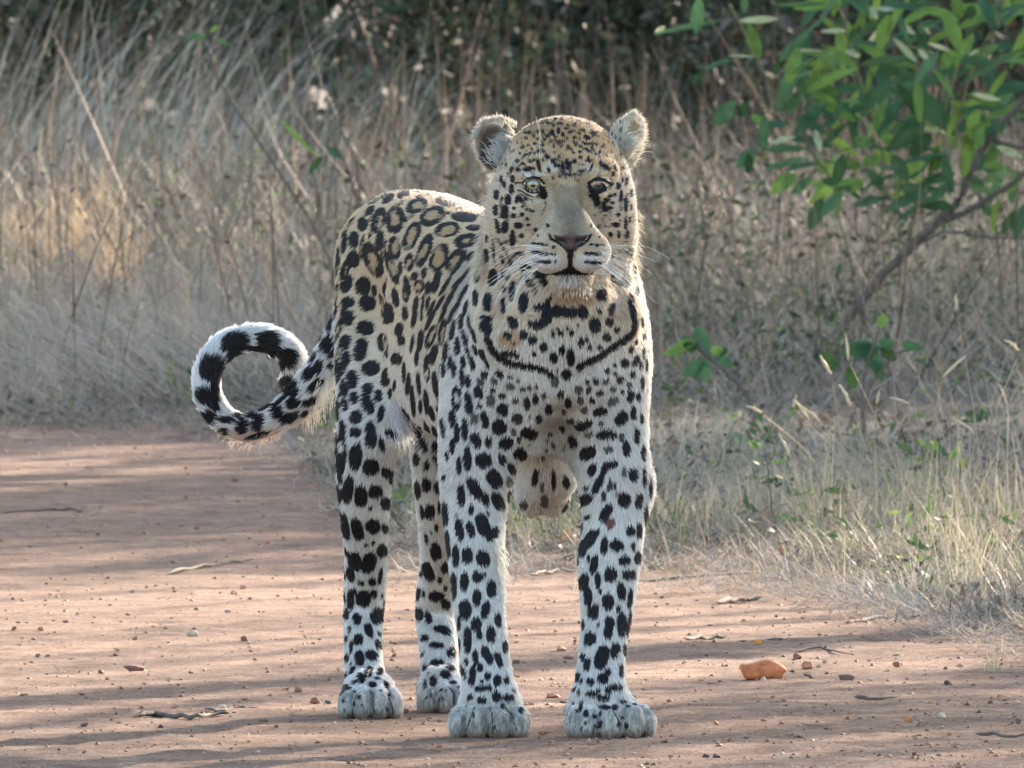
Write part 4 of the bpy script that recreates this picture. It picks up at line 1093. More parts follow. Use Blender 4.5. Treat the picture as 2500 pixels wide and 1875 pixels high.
for i in range(n):
    V, F = base[i % 6]
    a = rng.random() * 6.28; R = np.array([[math.cos(a), -math.sin(a), 0], [math.sin(a), math.cos(a), 0], [0, 0, 1]])
    VV.append((V * (1, 1, .7) * sz[i]) @ R.T + (x[i], y[i], gz_[i] + sz[i] * .12)); FF.append(F + off); off += len(V)
    c = [(.33, .18, .11), (.20, .10, .065), (.42, .30, .21), (.12, .075, .055), (.36, .15, .07)][rng.integers(5)]
    CC.append(np.tile(np.array(c) * rng.uniform(.7, 1.2), (len(V), 1)))
STONE = attr_material('stone', .7, 0, 60, .4, .25)
g = mesh_np('gravel', np.concatenate(VV), np.concatenate(FF), STONE, None, np.concatenate(CC))
tag(g, 'fine reddish gravel and grit scattered over the dirt road', 'gravel', kind='stuff')

# ------------------------------------------------------------------ stones one can count
def stone(px, py, wpx, hpx, col, label, group=None, name='stone', seed=None, cat='stone', sub=2, rot=None):
    x, y = gpx(px, py); x = float(x); y = float(y)
    k = (y + CAM_D) / FPX
    V, F = rock_mesh(seed if seed is not None else int(px * 7 + py), sub)
    w, h = wpx * k / 2, hpx * k / 2
    ext = np.abs(V).max(0)
    V = V / ext * (w, w * rng.uniform(.5, .8), h)
    a = rot if rot is not None else rng.uniform(-.35, .35)
    R = np.array([[math.cos(a), -math.sin(a), 0], [math.sin(a), math.cos(a), 0], [0, 0, 1]])
    V = V @ R.T
    c = np.tile(np.array(col), (len(V), 1)) * (1 + .25 * (hash_noise(V + px, 60, 5) - .5))[:, None]
    o = mesh_np(name, V, F, STONE, None, c)
    o.location = (x, y, float(gz(x, y)) + h * .72)
    return tag(o, label, cat, group)
big = stone(1863, 1652, 112, 46, (.52, .17, .065), 'large orange broken rock lying on the road right of the leopard', seed=8, sub=3, rot=.05)
me = big.data; cov_ = np.zeros(len(me.vertices) * 3, dtype=np.float32); me.vertices.foreach_get('co', cov_); q_ = cov_.reshape(-1, 3)
hw, hd_, hh_ = .0305, .021, .0135
u_ = q_ / np.linalg.norm(q_ / (hw, hd_, hh_), axis=1)[:, None] / (hw, hd_, hh_)
u_ = np.sign(u_) * np.abs(u_) ** .55
b_ = 1 + .16 * (hash_noise(u_ * .02, 60, 41) - .5)[:, None] * 2
w_ = u_ * (hw, hd_, hh_) * b_
w_[:, 2] += .003 * np.sin(w_[:, 0] * 130 + 1) * (w_[:, 2] > 0) - .0035 * np.exp(-((w_[:, 0] + .002) / .003) ** 2) * (w_[:, 2] > 0)
w_[:, 0] *= 1 - .12 * (w_[:, 2] < 0)
me.vertices.foreach_set('co', np.ascontiguousarray(w_, dtype=np.float32).ravel()); me.update()
big.location.z = float(gz(big.location.x, big.location.y)) + hh_ * .85
stone(1850, 1578, 28, 16, (.60, .24, .06), 'small bright orange chip just behind the large orange rock')
stone(1968, 1627, 38, 22, (.44, .17, .09), 'rounded orange stone right of the large orange rock')
stone(2013, 1619, 14, 12, (.40, .26, .18), 'tiny tan pebble beyond the rounded orange stone')
stone(1974, 1640, 26, 13, (.42, .24, .16), 'flat pinkish stone in front of the rounded orange stone')
stone(2066, 1652, 44, 18, (.16, .10, .08), 'flat dark grey brown stone right of the orange rocks')
stone(1944, 1600, 28, 18, (.20, .09, .06), 'dark brown stone behind the orange rocks')
stone(1893, 1562, 50, 8, (.12, .09, .07), 'long flat dark stone near the dry straw on the road')
stone(2190, 1626, 24, 18, (.26, .10, .06), 'reddish brown broken stone at the right verge')
stone(2342, 1624, 20, 14, (.42, .17, .09), 'small orange stone near the right edge of the road')
stone(2216, 1768, 26, 20, (.46, .20, .08), 'orange pebble on the right foreground of the road')
stone(2300, 1760, 24, 18, (.50, .42, .32), 'pale cream stone on the right foreground of the road')
stone(2312, 1665, 16, 14, (.07, .05, .045), 'round dark pebble right of centre between the shadow bands')
stone(2450, 1700, 34, 18, (.40, .21, .12), 'flat tan stone near the right edge of the photo')
stone(2075, 1740, 20, 12, (.44, .22, .12), 'small tan orange pebble on the right foreground')
stone(1722, 1855, 20, 14, (.06, .045, .04), 'dark pebble at the bottom edge right of the forepaw')
stone(1748, 1857, 22, 14, (.07, .055, .05), 'second dark pebble at the bottom edge, right of its neighbour')
stone(2232, 1846, 14, 10, (.20, .07, .05), 'dark red pebble at the bottom right of the road')
stone(2485, 1770, 16, 16, (.12, .09, .08), 'dark upright pebble at the right edge of the photo')
stone(330, 1635, 58, 20, (.19, .085, .065), 'flat dark brown slab of stone on the sunlit road left', seed=12, sub=2)
stone(336, 1755, 36, 26, (.50, .30, .20), 'pale orange stone at the thick end of the dark stick')
stone(470, 1555, 30, 18, (.48, .34, .24), 'pale pinkish stone in the sunlit stripe left of the hind leg')
stone(596, 1572, 18, 16, (.18, .09, .06), 'small dark brown pebble left of the hind leg')
stone(556, 1498, 16, 14, (.44, .28, .20), 'tan pebble near the narrow shadow stripe left')
stone(594, 1437, 20, 13, (.44, .22, .15), 'pinkish pebble by the upper shadow edge left of the hind leg')
stone(570, 1452, 18, 11, (.46, .27, .18), 'salmon pebble just below the pinkish pebble')
stone(770, 1714, 28, 20, (.27, .10, .075), 'dark red stone beside the left hind paw')
stone(800, 1716, 20, 12, (.13, .10, .09), 'grey brown stone touching the dark red stone by the hind paw')
stone(728, 1690, 20, 16, (.26, .15, .10), 'brown stone above the dark red stone by the hind paw')
stone(425, 1727, 24, 14, (.44, .24, .16), 'flat orange tan stone above the stick')
stone(540, 1735, 26, 16, (.50, .36, .26), 'pale stone right of the stick')
stone(645, 1762, 32, 10, (.20, .13, .10), 'low flat brown stone left of the hind paw at the shade edge')
stone(100, 1545, 18, 12, (.38, .16, .09), 'reddish pebble on the narrow shadow stripe far left')
stone(34, 1545, 14, 12, (.24, .12, .08), 'dark pebble at the far left edge by the shadow stripe')
stone(160, 1520, 18, 10, (.26, .14, .09), 'brown pebble lying along the narrow shadow stripe')
stone(330, 1564, 16, 14, (.26, .15, .10), 'square brown pebble in the sunlit road above the slab')
stone(92, 1604, 14, 14, (.20, .13, .10), 'upright dark pebble on the left sunlit road')
stone(246, 1642, 16, 12, (.18, .11, .09), 'grey brown pebble left of the brown slab')
stone(285, 1592, 16, 10, (.55, .32, .12), 'yellow orange pebble above the brown slab')
stone(206, 1768, 20, 12, (.13, .08, .06), 'dark brown pebble in shade at the lower left')
stone(480, 1290, 16, 10, (.24, .10, .07), 'dark red pebble in the shaded road above the twig')
stone(692, 1322, 14, 12, (.36, .15, .09), 'orange red pebble in shade left of the hind leg')
stone(574, 1172, 20, 10, (.16, .09, .07), 'dark pebble at the foot of the dry grass')
stone(1348, 1695, 42, 14, (.46, .19, .10), 'flat orange stone between the forelegs')
stone(1376, 1713, 24, 9, (.14, .10, .09), 'dark sliver of stone against the outer foreleg')
stone(1368, 1590, 30, 16, (.50, .27, .18), 'rounded orange stone seen between the forelegs')
stone(1388, 1604, 32, 10, (.24, .11, .08), 'flat brown stone in front of the rounded orange stone')
stone(1295, 1718, 18, 12, (.34, .17, .12), 'small red brown pebble right of the inner forepaw')
stone(1327, 1795, 24, 14, (.44, .23, .15), 'tan orange pebble between the forepaws')
stone(1262, 1615, 22, 12, (.11, .075, .06), 'small black brown pebble beside the inner foreleg')
stone(1456, 1797, 22, 14, (.55, .36, .24), 'pale pebble under the toes of the outer forepaw')
stone(990, 1740, 16, 12, (.22, .10, .07), 'dark red pebble between the hind paws')
stone(1012, 1660, 16, 10, (.46, .28, .19), 'pinkish pebble seen between the hind legs')
G1 = 'small pebbles scattered on the road'
for q in range(46):
    px = rng.uniform(-30, 2530); py = rng.uniform(verge(px) + 90, 1870)
    if 800 < px < 1620 and 1640 < py < 1830: continue
    ci = rng.integers(5); c = [(.33, .18, .11), (.20, .10, .065), (.44, .26, .17), (.14, .09, .07), (.42, .18, .09)][ci]
    where = ('in the far shaded road' if py < 1380 else 'on the sunlit road' if py < 1640 else 'in the near foreground') + (' left of the leopard' if px < 900 else ' beside the paws' if px < 1600 else ' at the right')
    stone(px, py, rng.uniform(9, 16), rng.uniform(7, 11), c, 'tiny %s pebble ' % ('red brown', 'dark brown', 'tan', 'blackish', 'orange')[ci] + where, G1, 'pebble', q, 'pebble', 1)

# ------------------------------------------------------------------ twigs and sticks
def tube(pts, r, n=6):
    pts = [np.array(p, float) for p in pts]; V, F = [], []
    for i, p in enumerate(pts):
        d = pts[min(i + 1, len(pts) - 1)] - pts[max(i - 1, 0)]; d /= np.linalg.norm(d) + 1e-9
        u = np.cross(d, (0, .3, 1) if abs(d[2]) < .9 else (1, 0, 0)); u /= np.linalg.norm(u); w = np.cross(d, u)
        rr = r[i] if hasattr(r, '__len__') else r
        if i in (0, len(pts) - 1): rr = rr * .12
        for j in range(n):
            a = 2 * math.pi * j / n; V.append(p + rr * (math.cos(a) * u + math.sin(a) * w))
    for i in range(len(pts) - 1):
        for j in range(n): F.append((i * n + j, i * n + (j + 1) % n, (i + 1) * n + (j + 1) % n, (i + 1) * n + j))
    return np.array(V), np.array(F)
def bend(pts, m=4, jit=0.0):
    P = [np.array(p, float) for p in pts]; P = [2 * P[0] - P[1]] + P + [2 * P[-1] - P[-2]]; out = []
    for i in range(1, len(P) - 2):
        for k in range(m):
            t = k / m
            out.append(.5 * ((2 * P[i]) + (P[i + 1] - P[i - 1]) * t + (2 * P[i - 1] - 5 * P[i] + 4 * P[i + 1] - P[i + 2]) * t * t + (3 * P[i] - P[i - 1] - 3 * P[i + 1] + P[i + 2]) * t ** 3))
    out.append(P[-2]); out = np.array(out)
    if jit: out[1:-1] += rng.normal(0, jit, out[1:-1].shape)
    return out
BARK = plain_material('bark', (.12, .095, .085), .85, .15, .35, 60, .6)
PALEBARK = plain_material('pale_dead_wood', (.12, .10, .078), .8, .15, .35, 60, .5)
def stick(pts, r, mat, label, name='stick'):
    P = []
    for px, py in pts:
        x, y = gpx(px, py); P.append((float(x), float(y), float(gz(x, y)) + r * .9))
    P = bend(P, 4, r * .35)
    V, F = tube(P, np.linspace(r, r * .45, len(P)))
    o = mesh_np(name, V - P[0], F, mat, smooth=True); o.location = P[0]
    return tag(o, label, 'stick')
stick([(340, 1757), (380, 1752), (440, 1758), (480, 1759), (520, 1752), (560, 1750)], .0042, BARK, 'dark bent stick lying on the road left of the hind paw')
stick([(500, 1742), (540, 1745), (575, 1738), (630, 1736)], .002, BARK, 'thin dark twig crossing the end of the bent stick')
stick([(410, 1404), (480, 1390), (550, 1380), (625, 1370)], .0042, PALEBARK, 'grey half buried stick in the shaded part of the road')
stick([(0, 1256), (90, 1247), (170, 1244), (205, 1250)], .0035, BARK, 'thin dark twig on the shaded road at the left edge')
stick([(2060, 1524), (2160, 1508), (2300, 1498), (2420, 1492), (2560, 1490)], .0036, BARK, 'long thin grey stick along the right verge')
stick([(1940, 1592), (2000, 1588), (2080, 1594)], .002, BARK, 'short thin twig behind the orange rocks')
stick([(2085, 1697), (2140, 1700), (2200, 1692)], .0035, BARK, 'short dark stick on the road in the right foreground')
stick([(2380, 1796), (2440, 1803), (2520, 1801)], .0030, BARK, 'dark twig at the lower right edge of the photo')
stick([(1290, 1408), (1340, 1400), (1410, 1392)], .004, PALEBARK, 'pale dead stalk at the verge seen between the forelegs')
stick([(1670, 1565), (1720, 1558), (1775, 1554)], .005, PALEBARK, 'pale broken straw stalk lying on the road behind the orange rock')
stick([(1560, 1420), (1700, 1412), (1820, 1405), (1895, 1398)], .0034, PALEBARK, 'long pale stalk along the verge right of the leopard')
stick([(1750, 1475), (1800, 1465), (1860, 1462)], .006, BARK, 'dark lump of old bark on the road right of the leopard')
stick([(-60, 783), (250, 785), (400, 778), (640, 790)], .004, BARK, 'long thin dark branch lying across the trampled grass left')

# ================================================================== GRASS
BLADE = attr_material('dry_blade', .6, .33, spec=.25)
def blades(x, y, z, az, h, lean, curl, w, col, seg=4):
    """tapered, bent strips; one row of numbers per blade"""
    n = len(x); t = np.linspace(0, 1, seg + 1)[None, :]
    ca, sa = np.cos(az)[:, None], np.sin(az)[:, None]
    ang = lean[:, None] + curl[:, None] * t
    dl = h[:, None] / seg
    s = np.cumsum(np.sin(ang) * dl, axis=1) - np.sin(ang) * dl; c = np.cumsum(np.cos(ang) * dl, axis=1) - np.cos(ang) * dl
    X = x[:, None] + ca * s; Y = y[:, None] + sa * s; Z = z[:, None] + np.maximum(c, .002)
    tw = az + math.pi / 2 + rng.uniform(-.9, .9, n)
    ww = w[:, None] * (1 - .88 * t ** 1.5) * .5
    dx, dy = np.cos(tw)[:, None] * ww, np.sin(tw)[:, None] * ww
    V = np.empty((n, seg + 1, 2, 3))
    V[:, :, 0, 0] = X - dx; V[:, :, 1, 0] = X + dx
    V[:, :, 0, 1] = Y - dy; V[:, :, 1, 1] = Y + dy
    V[:, :, :, 2] = Z[:, :, None]
    b = (np.arange(n) * (seg + 1) * 2)[:, None] + (np.arange(seg) * 2)[None, :]
    F = np.stack([b, b + 1, b + 3, b + 2], axis=-1).reshape(-1, 4)
    return V.reshape(-1, 3), F, np.repeat(col, (seg + 1) * 2, axis=0)
def join(parts):
    V, F, C = [], [], []; o = 0
    for v, f, c in parts: V.append(v); F.append(f + o); C.append(c); o += len(v)
    return np.concatenate(V), np.concatenate(F), np.concatenate(C)
STRAW = .84 * np.array([(.43, .38, .32), (.48, .42, .33), (.38, .35, .31), (.50, .39, .29), (.32, .27, .22), (.40, .39, .29), (.20, .25, .12), (.24, .19, .15)])
SW = np.array([.24, .17, .18, .12, .11, .09, .03, .06])
def straw(n, w=SW):
    return STRAW[rng.choice(len(STRAW), n, p=w / w.sum())] * rng.uniform(.75, 1.2, (n, 1))
def clumps(cx, cy, per, h, rad, leanmax, wid, seg=4, wts=SW, az0=None, azs=None):
    """blades fanning out of each clump centre"""
    m = len(cx); idx = np.repeat(np.arange(m), per); n = len(idx)
    a = np.where(rng.random(n) < .6, rng.integers(0, 2, n) * math.pi + rng.normal(0, .5, n), rng.uniform(0, 2 * math.pi, n)) if az0 is None else rng.normal(az0, azs, n)
    r = rad * np.sqrt(rng.random(n)); a2 = rng.uniform(0, 2 * math.pi, n)
    x = cx[idx] + r * np.cos(a2); y = cy[idx] + r * np.sin(a2)
    hh = (h[idx] if hasattr(h, '__len__') else h) * rng.uniform(.3, 1.15, n)
    lean = np.abs(rng.normal(0, leanmax, n)) + .12; curl = rng.normal(.75, .8, n)
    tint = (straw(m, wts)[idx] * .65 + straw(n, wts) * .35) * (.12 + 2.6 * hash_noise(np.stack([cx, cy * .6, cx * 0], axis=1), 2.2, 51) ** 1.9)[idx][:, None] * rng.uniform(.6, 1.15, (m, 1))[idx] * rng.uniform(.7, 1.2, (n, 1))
    return blades(x, y, gz(x, y), a, hh, lean, curl, wid * rng.uniform(.6, 1.3, n), tint, seg)
def sample_bank(n, lo, hi, xr=(-500, 3000), pw=1.0):
    """clump centres: lo..hi = photo rows above the verge line (0 = at the verge)"""
    px = rng.uniform(xr[0], xr[1], n); v = verge(px)
    py = v - (lo + (hi - lo) * rng.random(n) ** pw)
    py = np.maximum(py, 430)
    return gpx(px, py)
# trampled straw and litter lying on the verge
def litter(n, lo, hi, L=(.03, .12), xr=(-500, 3000), wid=.0022):
    x, y = sample_bank(n, lo, hi, xr)
    return blades(x, y, gz(x, y) + rng.uniform(0, .025, n), rng.uniform(0, 6.28, n), rng.uniform(*L, n), rng.uniform(1.1, 1.62, n), rng.normal(0, .3, n), wid * rng.uniform(.6, 1.5, n), straw(n), 2)
P = [litter(24000, -14, 420), litter(2600, -90, 30, (.02, .07)), litter(6000, -60, 240, (.03, .10), (1500, 3000)), litter(3000, -70, 10, (.02, .06), (1700, 3000)), litter(1000, -45, 20, (.02, .06), (560, 1300))]
V, F, C = join(P)
tag(mesh_np('straw_litter', V, F, BLADE, None, C), 'trampled dry straw and litter covering the verge beside the road', 'straw litter', kind='stuff')
# low grass along the verge
cx, cy = sample_bank(1000, -8, 300)
cx2, cy2 = sample_bank(900, -5, 330, (1500, 3000))
P = [clumps(cx, cy, 15, rng.uniform(.03, .13, 1000), .05, .55, .0021, 3), clumps(cx2, cy2, 20, rng.uniform(.03, .11, 900), .06, .85, .0020, 3)]
cx, cy = sample_bank(260, 5, 330)
gw = np.array([.1, .1, .05, 0, 0, .3, .9, 0])
P.append(clumps(cx, cy, 14, rng.uniform(.05, .12, 260), .04, .45, .004, 3, gw))
V, F, C = join(P)
tag(mesh_np('low_grass', V, F, BLADE, None, C), 'short dry grass mixed with green shoots along the verge', 'grass', kind='stuff')
# the tall dry grass behind
def tall(n, xr, yr, h, per, wid=.0030, lean=.24, wts=SW, rad=.10, az0=None, azs=None, seg=5):
    px = rng.uniform(xr[0], xr[1], n); py = rng.uniform(yr[0], yr[1], n)
    x, y = gpx(px, py)
    hm = np.interp(px, (400, 650, 800, 1150, 1350, 1600, 2000), (1, .80, .66, .62, .80, .74, .84)) if h[1] > .45 else 1.0
    keep = ~((px > 1880) & (px < 2180) & (py > 850))
    x, y = x[keep], y[keep]; n = len(x); hm = hm[keep] if hasattr(hm, '__len__') else hm
    return clumps(x, y, per, rng.uniform(h[0], h[1], n) * hm, rad, lean, wid, seg, wts, az0, azs)
P = [tall(130, (-500, 1500), (880, 1010), (.12, .34), 24, .0032, .55), tall(45, (1500, 3000), (880, 1010), (.12, .30), 22, .0032, .7),
     tall(230, (-500, 3000), (740, 900), (.22, .52), 30, .0034, .85),
     tall(190, (-500, 3000), (640, 760), (.35, .66), 30, .0038, .75),
     tall(170, (-500, 3000), (540, 660), (.45, .70), 30, .0042, .65),
     tall(80, (1500, 2900), (720, 900), (.15, .48), 24, .0034, .8, wts=np.array([.08, .05, .15, 0, .1, .4, .5, .1])), tall(50, (600, 1500), (640, 850), (.2, .5), 24, .0034, .8, wts=np.array([.1, .05, .15, .1, .1, .3, .4, .1])),
     tall(46, (-500, 560), (560, 640), (.75, 1.05), 44, .0042, .28, az0=.2, azs=.5),
     tall(34, (560, 1500), (560, 700), (.65, .95), 24, .0046, .5),
     tall(95, (1500, 3000), (1020, 1260), (.08, .22), 20, .0022, .8)]
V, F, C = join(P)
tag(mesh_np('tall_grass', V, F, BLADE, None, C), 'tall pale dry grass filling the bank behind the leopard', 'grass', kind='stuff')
# matted grass sloping down to the left part of the road
px = rng.uniform(-400, 820, 9000); py = rng.uniform(800, 1050, 9000); x, y = gpx(px, py)
V, F, C = blades(x, y, gz(x, y) + rng.uniform(.0, .16, 9000), rng.normal(2.7, .5, 9000), rng.uniform(.10, .30, 9000), rng.uniform(.9, 1.5, 9000), rng.uniform(0, .5, 9000), .0022 * rng.uniform(.6, 1.3, 9000), straw(9000) * .9, 4)
tag(mesh_np('matted_grass', V, F, BLADE, None, C), 'grey matted grass leaning over the left edge of the road', 'grass', kind='stuff')

# green herbs among the grass
LEAFM = attr_material('leaf_green', .58, .36, 40, .25, .12)
HEDGE = attr_material('hedge_leaf', .75, .12, 20, .25, .08)
def leaf_shape(L, W, seg=4, fold=.18, droop=.25):
    """one leaf along +X, with a folded midrib and a drooping tip"""
    V, F = [], []
    for i in range(seg + 1):
        t = i / seg; w = W * .5 * (math.sin(math.pi * min(1, t * .93 + .04)) ** .75); x = L * t; z0 = -droop * L * t * t
        V += [(x, -w, z0 + fold * w), (x, 0, z0), (x, w, z0 + fold * w)]
    for i in range(seg):
        for j in (0, 1): F.append((i * 3 + j, i * 3 + j + 1, (i + 1) * 3 + j + 1, (i + 1) * 3 + j))
    return np.array(V), np.array(F)
def leaf_cloud(P, size, cols, up=.3, asp=.4):
    """many small leaves at the points P"""
    n = len(P); V0, F0 = leaf_shape(1, asp, 2)
    D = rng.normal(0, 1, (n, 3)); D[:, 2] = D[:, 2] * .6 + up; D /= np.linalg.norm(D, axis=1)[:, None]
    S = np.cross(D, rng.normal(0, 1, (n, 3))); S /= np.linalg.norm(S, axis=1)[:, None]; N_ = np.cross(D, S)
    s = size * rng.uniform(.6, 1.2, n)
    V = P[:, None] + (V0[None, :, 0:1] * D[:, None] + V0[None, :, 1:2] * S[:, None] + V0[None, :, 2:3] * N_[:, None]) * s[:, None, None]
    F = F0[None] + (np.arange(n) * len(V0))[:, None, None]
    return V.reshape(-1, 3), F.reshape(-1, 4), np.repeat(cols, len(V0), axis=0)
GREENS = np.array([(.06, .10, .045), (.08, .14, .05), (.13, .20, .06), (.05, .085, .05)])
def greens(n): return GREENS[rng.integers(0, 4, n)] * rng.uniform(.8, 1.25, (n, 1))
pts, cols = [], []
for q in range(330):
    px = rng.uniform(-300, 2800); py = rng.uniform(640, verge(px) - 20) if q % 3 else rng.uniform(640, 800)
    x, y = gpx(px, py); m = rng.integers(6, 16); hh = rng.uniform(.05, .45 if py < 850 else .12)
    pts.append(np.stack([x + rng.normal(0, .03, m), y + rng.normal(0, .03, m), hh * rng.uniform(.5, 1.1, m)], axis=1)); cols.append(greens(m))
V, F, C = leaf_cloud(np.concatenate(pts), .028, np.concatenate(cols))
tag(mesh_np('green_herbs', V, F, LEAFM, None, C), 'little green herb leaves scattered through the dry grass', 'herbs', kind='stuff')
# thin dark stems criss-crossing in the bank
n = 3600; px = rng.uniform(-500, 3000, n); py = rng.uniform(560, 1000, n); x, y = gpx(px, py)
V, F, C = blades(x, y, gz(x, y) + rng.uniform(0, .35, n) * (py < 900), rng.uniform(0, 6.28, n), rng.uniform(.15, .7, n), np.abs(rng.normal(0, .9, n)), rng.normal(0, .5, n), .0042 * rng.uniform(.5, 1.4, n), np.array((.10, .078, .062)) * rng.uniform(.4, 2.6, (n, 1)), 4)
tag(mesh_np('brown_stems', V, F, BLADE, None, C), 'tangled thin brown stems standing in the dry grass', 'stems', kind='stuff')
# broken bits of straw, twig and husk hanging everywhere in the tangle
n = 30000; px = rng.uniform(-400, 2900, n); py = rng.uniform(520, 1010, n); x, y = gpx(px, py)
kk_ = np.where((px > 1880) & (px < 2180) & (py > 800), .25, 1.0)
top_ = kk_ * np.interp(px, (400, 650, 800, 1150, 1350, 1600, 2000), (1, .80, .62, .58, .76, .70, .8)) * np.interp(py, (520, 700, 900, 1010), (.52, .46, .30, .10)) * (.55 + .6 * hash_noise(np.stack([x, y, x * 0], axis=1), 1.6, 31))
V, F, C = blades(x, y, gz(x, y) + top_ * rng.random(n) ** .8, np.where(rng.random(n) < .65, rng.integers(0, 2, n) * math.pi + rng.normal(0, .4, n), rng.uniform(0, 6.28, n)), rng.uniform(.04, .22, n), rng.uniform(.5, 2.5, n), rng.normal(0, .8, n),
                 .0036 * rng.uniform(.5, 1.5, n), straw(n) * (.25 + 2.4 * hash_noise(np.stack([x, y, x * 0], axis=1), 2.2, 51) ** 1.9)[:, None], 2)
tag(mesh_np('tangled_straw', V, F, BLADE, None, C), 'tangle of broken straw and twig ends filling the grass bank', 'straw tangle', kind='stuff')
# low leafy undergrowth on the right, at and behind the foot of the slanting branch
pts = []
for q in range(220):
    px = rng.uniform(1540, 2800) if q % 4 else rng.uniform(700, 1700); py = rng.uniform(700, 960) if q % 2 else rng.uniform(640, 900)
    x, y = gpx(px, py); m = 22; r = rng.uniform(.04, .12); hh = rng.uniform(.06, .5)
    pts.append(np.stack([x + rng.normal(0, r, m), y + rng.normal(0, r, m), np.abs(hh * (.35 if py > 880 else 1) * rng.uniform(.1, 1.1, m))], axis=1))
pts = np.concatenate(pts); cols = np.array([(.040, .070, .038), (.065, .095, .050), (.10, .085, .06), (.030, .048, .026)])[rng.integers(0, 4, len(pts))] * rng.uniform(.7, 1.3, (len(pts), 1))
V, F, C = leaf_cloud(pts, .036, cols)
tag(mesh_np('undergrowth', V, F, LEAFM, None, C), 'dark leafy undergrowth around the foot of the slanting branch', 'undergrowth', kind='stuff')
# fallen leaves under the bank
n = 5200; px = np.concatenate([rng.uniform(1480, 2900, 3000), rng.uniform(-400, 1500, 2200)]); py = verge(px) - rng.uniform(10, 460, n); py = np.maximum(py, 700)
x, y = gpx(px, py)
V, F, C = leaf_cloud(np.stack([x, y, gz(x, y) + rng.uniform(.002, .03, n)], axis=1), .024, np.array([(.09, .080, .072), (.06, .050, .044), (.12, .10, .08), (.10, .065, .048)])[rng.integers(0, 4, n)] * rng.uniform(.7, 1.4, (n, 1)), .05, .55)
tag(mesh_np('leaf_litter', V, F, LEAFM, None, C), 'dull brown and grey fallen leaves under the edge of the bank', 'leaf litter', kind='stuff')
# brown seed pods and dead leaves held up in the grass
pts = []
for q in range(700):
    px = rng.uniform(-300, 2800); py = rng.uniform(640, 900); x, y = gpx(px, py); pts.append((float(x), float(y), rng.uniform(.1, .5)))
V, F, C = leaf_cloud(np.array(pts), .022, np.tile((.13, .085, .06), (700, 1)) * rng.uniform(.6, 1.6, (700, 1)), 0, .7)
tag(mesh_np('dead_leaves', V, F, HEDGE, None, C), 'brown dead leaves and seed pods caught in the tall grass', 'dead leaves', kind='stuff')

# ---- tufts that stand out
def tuft(px, py, n, h, rad, lean, label, col, wid=.0022, az0=None, azs=None, heads=(), curl=.45):
    x, y = (float(v) for v in gpx(px, py)); root = empty('grass_tuft', (x, y, float(gz(x, y))))
    tag(root, label, 'grass tuft')
    m = n; a = rng.uniform(0, 6.28, m) if az0 is None else rng.normal(az0, azs, m)
    r = rad * np.sqrt(rng.random(m)); a2 = rng.uniform(0, 6.28, m)
    V, F, C = blades(r * np.cos(a2), r * np.sin(a2), np.zeros(m), a, h * rng.uniform(.35, 1.05, m), np.abs(rng.normal(0, lean, m)), rng.normal(curl, .4, m), wid * rng.uniform(.6, 1.3, m),
                     np.array(col)[rng.integers(0, len(col), m)] * rng.uniform(.7, 1.15, (m, 1)), 5)
    b = mesh_np('blades', V, F, BLADE, root, C)
    k = (y + CAM_D) / FPX
    for hx, hy, tx, ty in heads:      # a stalk rises to the head, the head runs on to its tip
        yo = rng.uniform(-.15, .1); p0 = np.array((rng.normal(0, rad * .4), rng.normal(0, rad * .4), 0))
        q1 = np.array(at(hx, hy, y + yo)) - np.array((x, y, 0)); q2 = np.array(at(tx, ty, y + yo)) - np.array((x, y, 0))
        if q1[2] < .01: q1[2] = .01
        mid = (p0 + q1) / 2 + np.array((0, 0, .02 + .06 * abs(q1[0])))
        Vs, Fs = tube(bend([p0, mid, q1], 4), .0008, 3)
        s = mesh_np('stalk', Vs, Fs, BLADE, root, np.tile((.46, .36, .24), (len(Vs), 1)))
        Vh, Fh = tube(bend([q1, (q1 + q2) / 2 + (0, 0, .002), q2], 5, .0006), [.0012, .002, .0026, .0028, .003, .0028, .0026, .0022, .0018, .0014, .0006], 6)
        hh = mesh_np('seed_head', Vh, Fh, BLADE, s, np.tile((.60, .50, .36), (len(Vh), 1)) * rng.uniform(.8, 1.15, (len(Vh), 1)))
    return root
OR = [(.56, .38, .22), (.60, .44, .28), (.50, .32, .18), (.48, .40, .26)]
PA = [(.42, .37, .28), (.36, .32, .25), (.46, .39, .28), (.28, .28, .17)]
tuft(205, 745, 420, .40, .09, .22, 'orange tinged dry grass tuft at the left, tallest of the sunlit ones', OR, .0028)
for bx_, ln, w in ((20, 1.0, 'leftmost'), (140, 1.05, 'second from the left'), (270, 1.05, 'third from the left'), (420, .95, 'middle one'), (560, .9, 'third from the right'), (760, .8, 'second from the right'), (960, .75, 'rightmost')):
    tuft(bx_, 650, 110, ln * 1.12, .14, .48, 'tall arching pale grass behind the tail and back, %s of its row' % w, [(.52, .48, .40), (.44, .40, .34), (.56, .52, .44)], .0052, .1, .7, (), 1.0)
tuft(60, 730, 320, .36, .09, .24, 'sunlit straw coloured tuft at the far left edge', OR, .0028)
tuft(290, 760, 260, .26, .07, .25, 'short orange grass tuft right of the tall sunlit tuft', OR, .0026)
tuft(1230, 560, 300, .44, .12, .26, 'sunlit orange grass tuft just above the ear on the left', OR, .0034)
tuft(1400, 570, 260, .40, .12, .26, 'yellowish grass tuft behind the crown of the head', OR, .0034)
tuft(2110, 1335, 400, .20, .12, .75, 'pale grass tuft with many seed heads on the right verge', PA, .0018, None, None,
     [(1860, 1024, 1820, 1004), (1938, 1010, 1944, 975), (1975, 1040, 1940, 990), (2072, 895, 2065, 830), (2080, 1010, 2048, 950), (2005, 1045, 1945, 1000), (2220, 1000, 2170, 985), (2300, 935, 2362, 880), (1930, 1130, 1900, 1070), (2030, 930, 2000, 880), (2140, 1000, 2150, 960)])
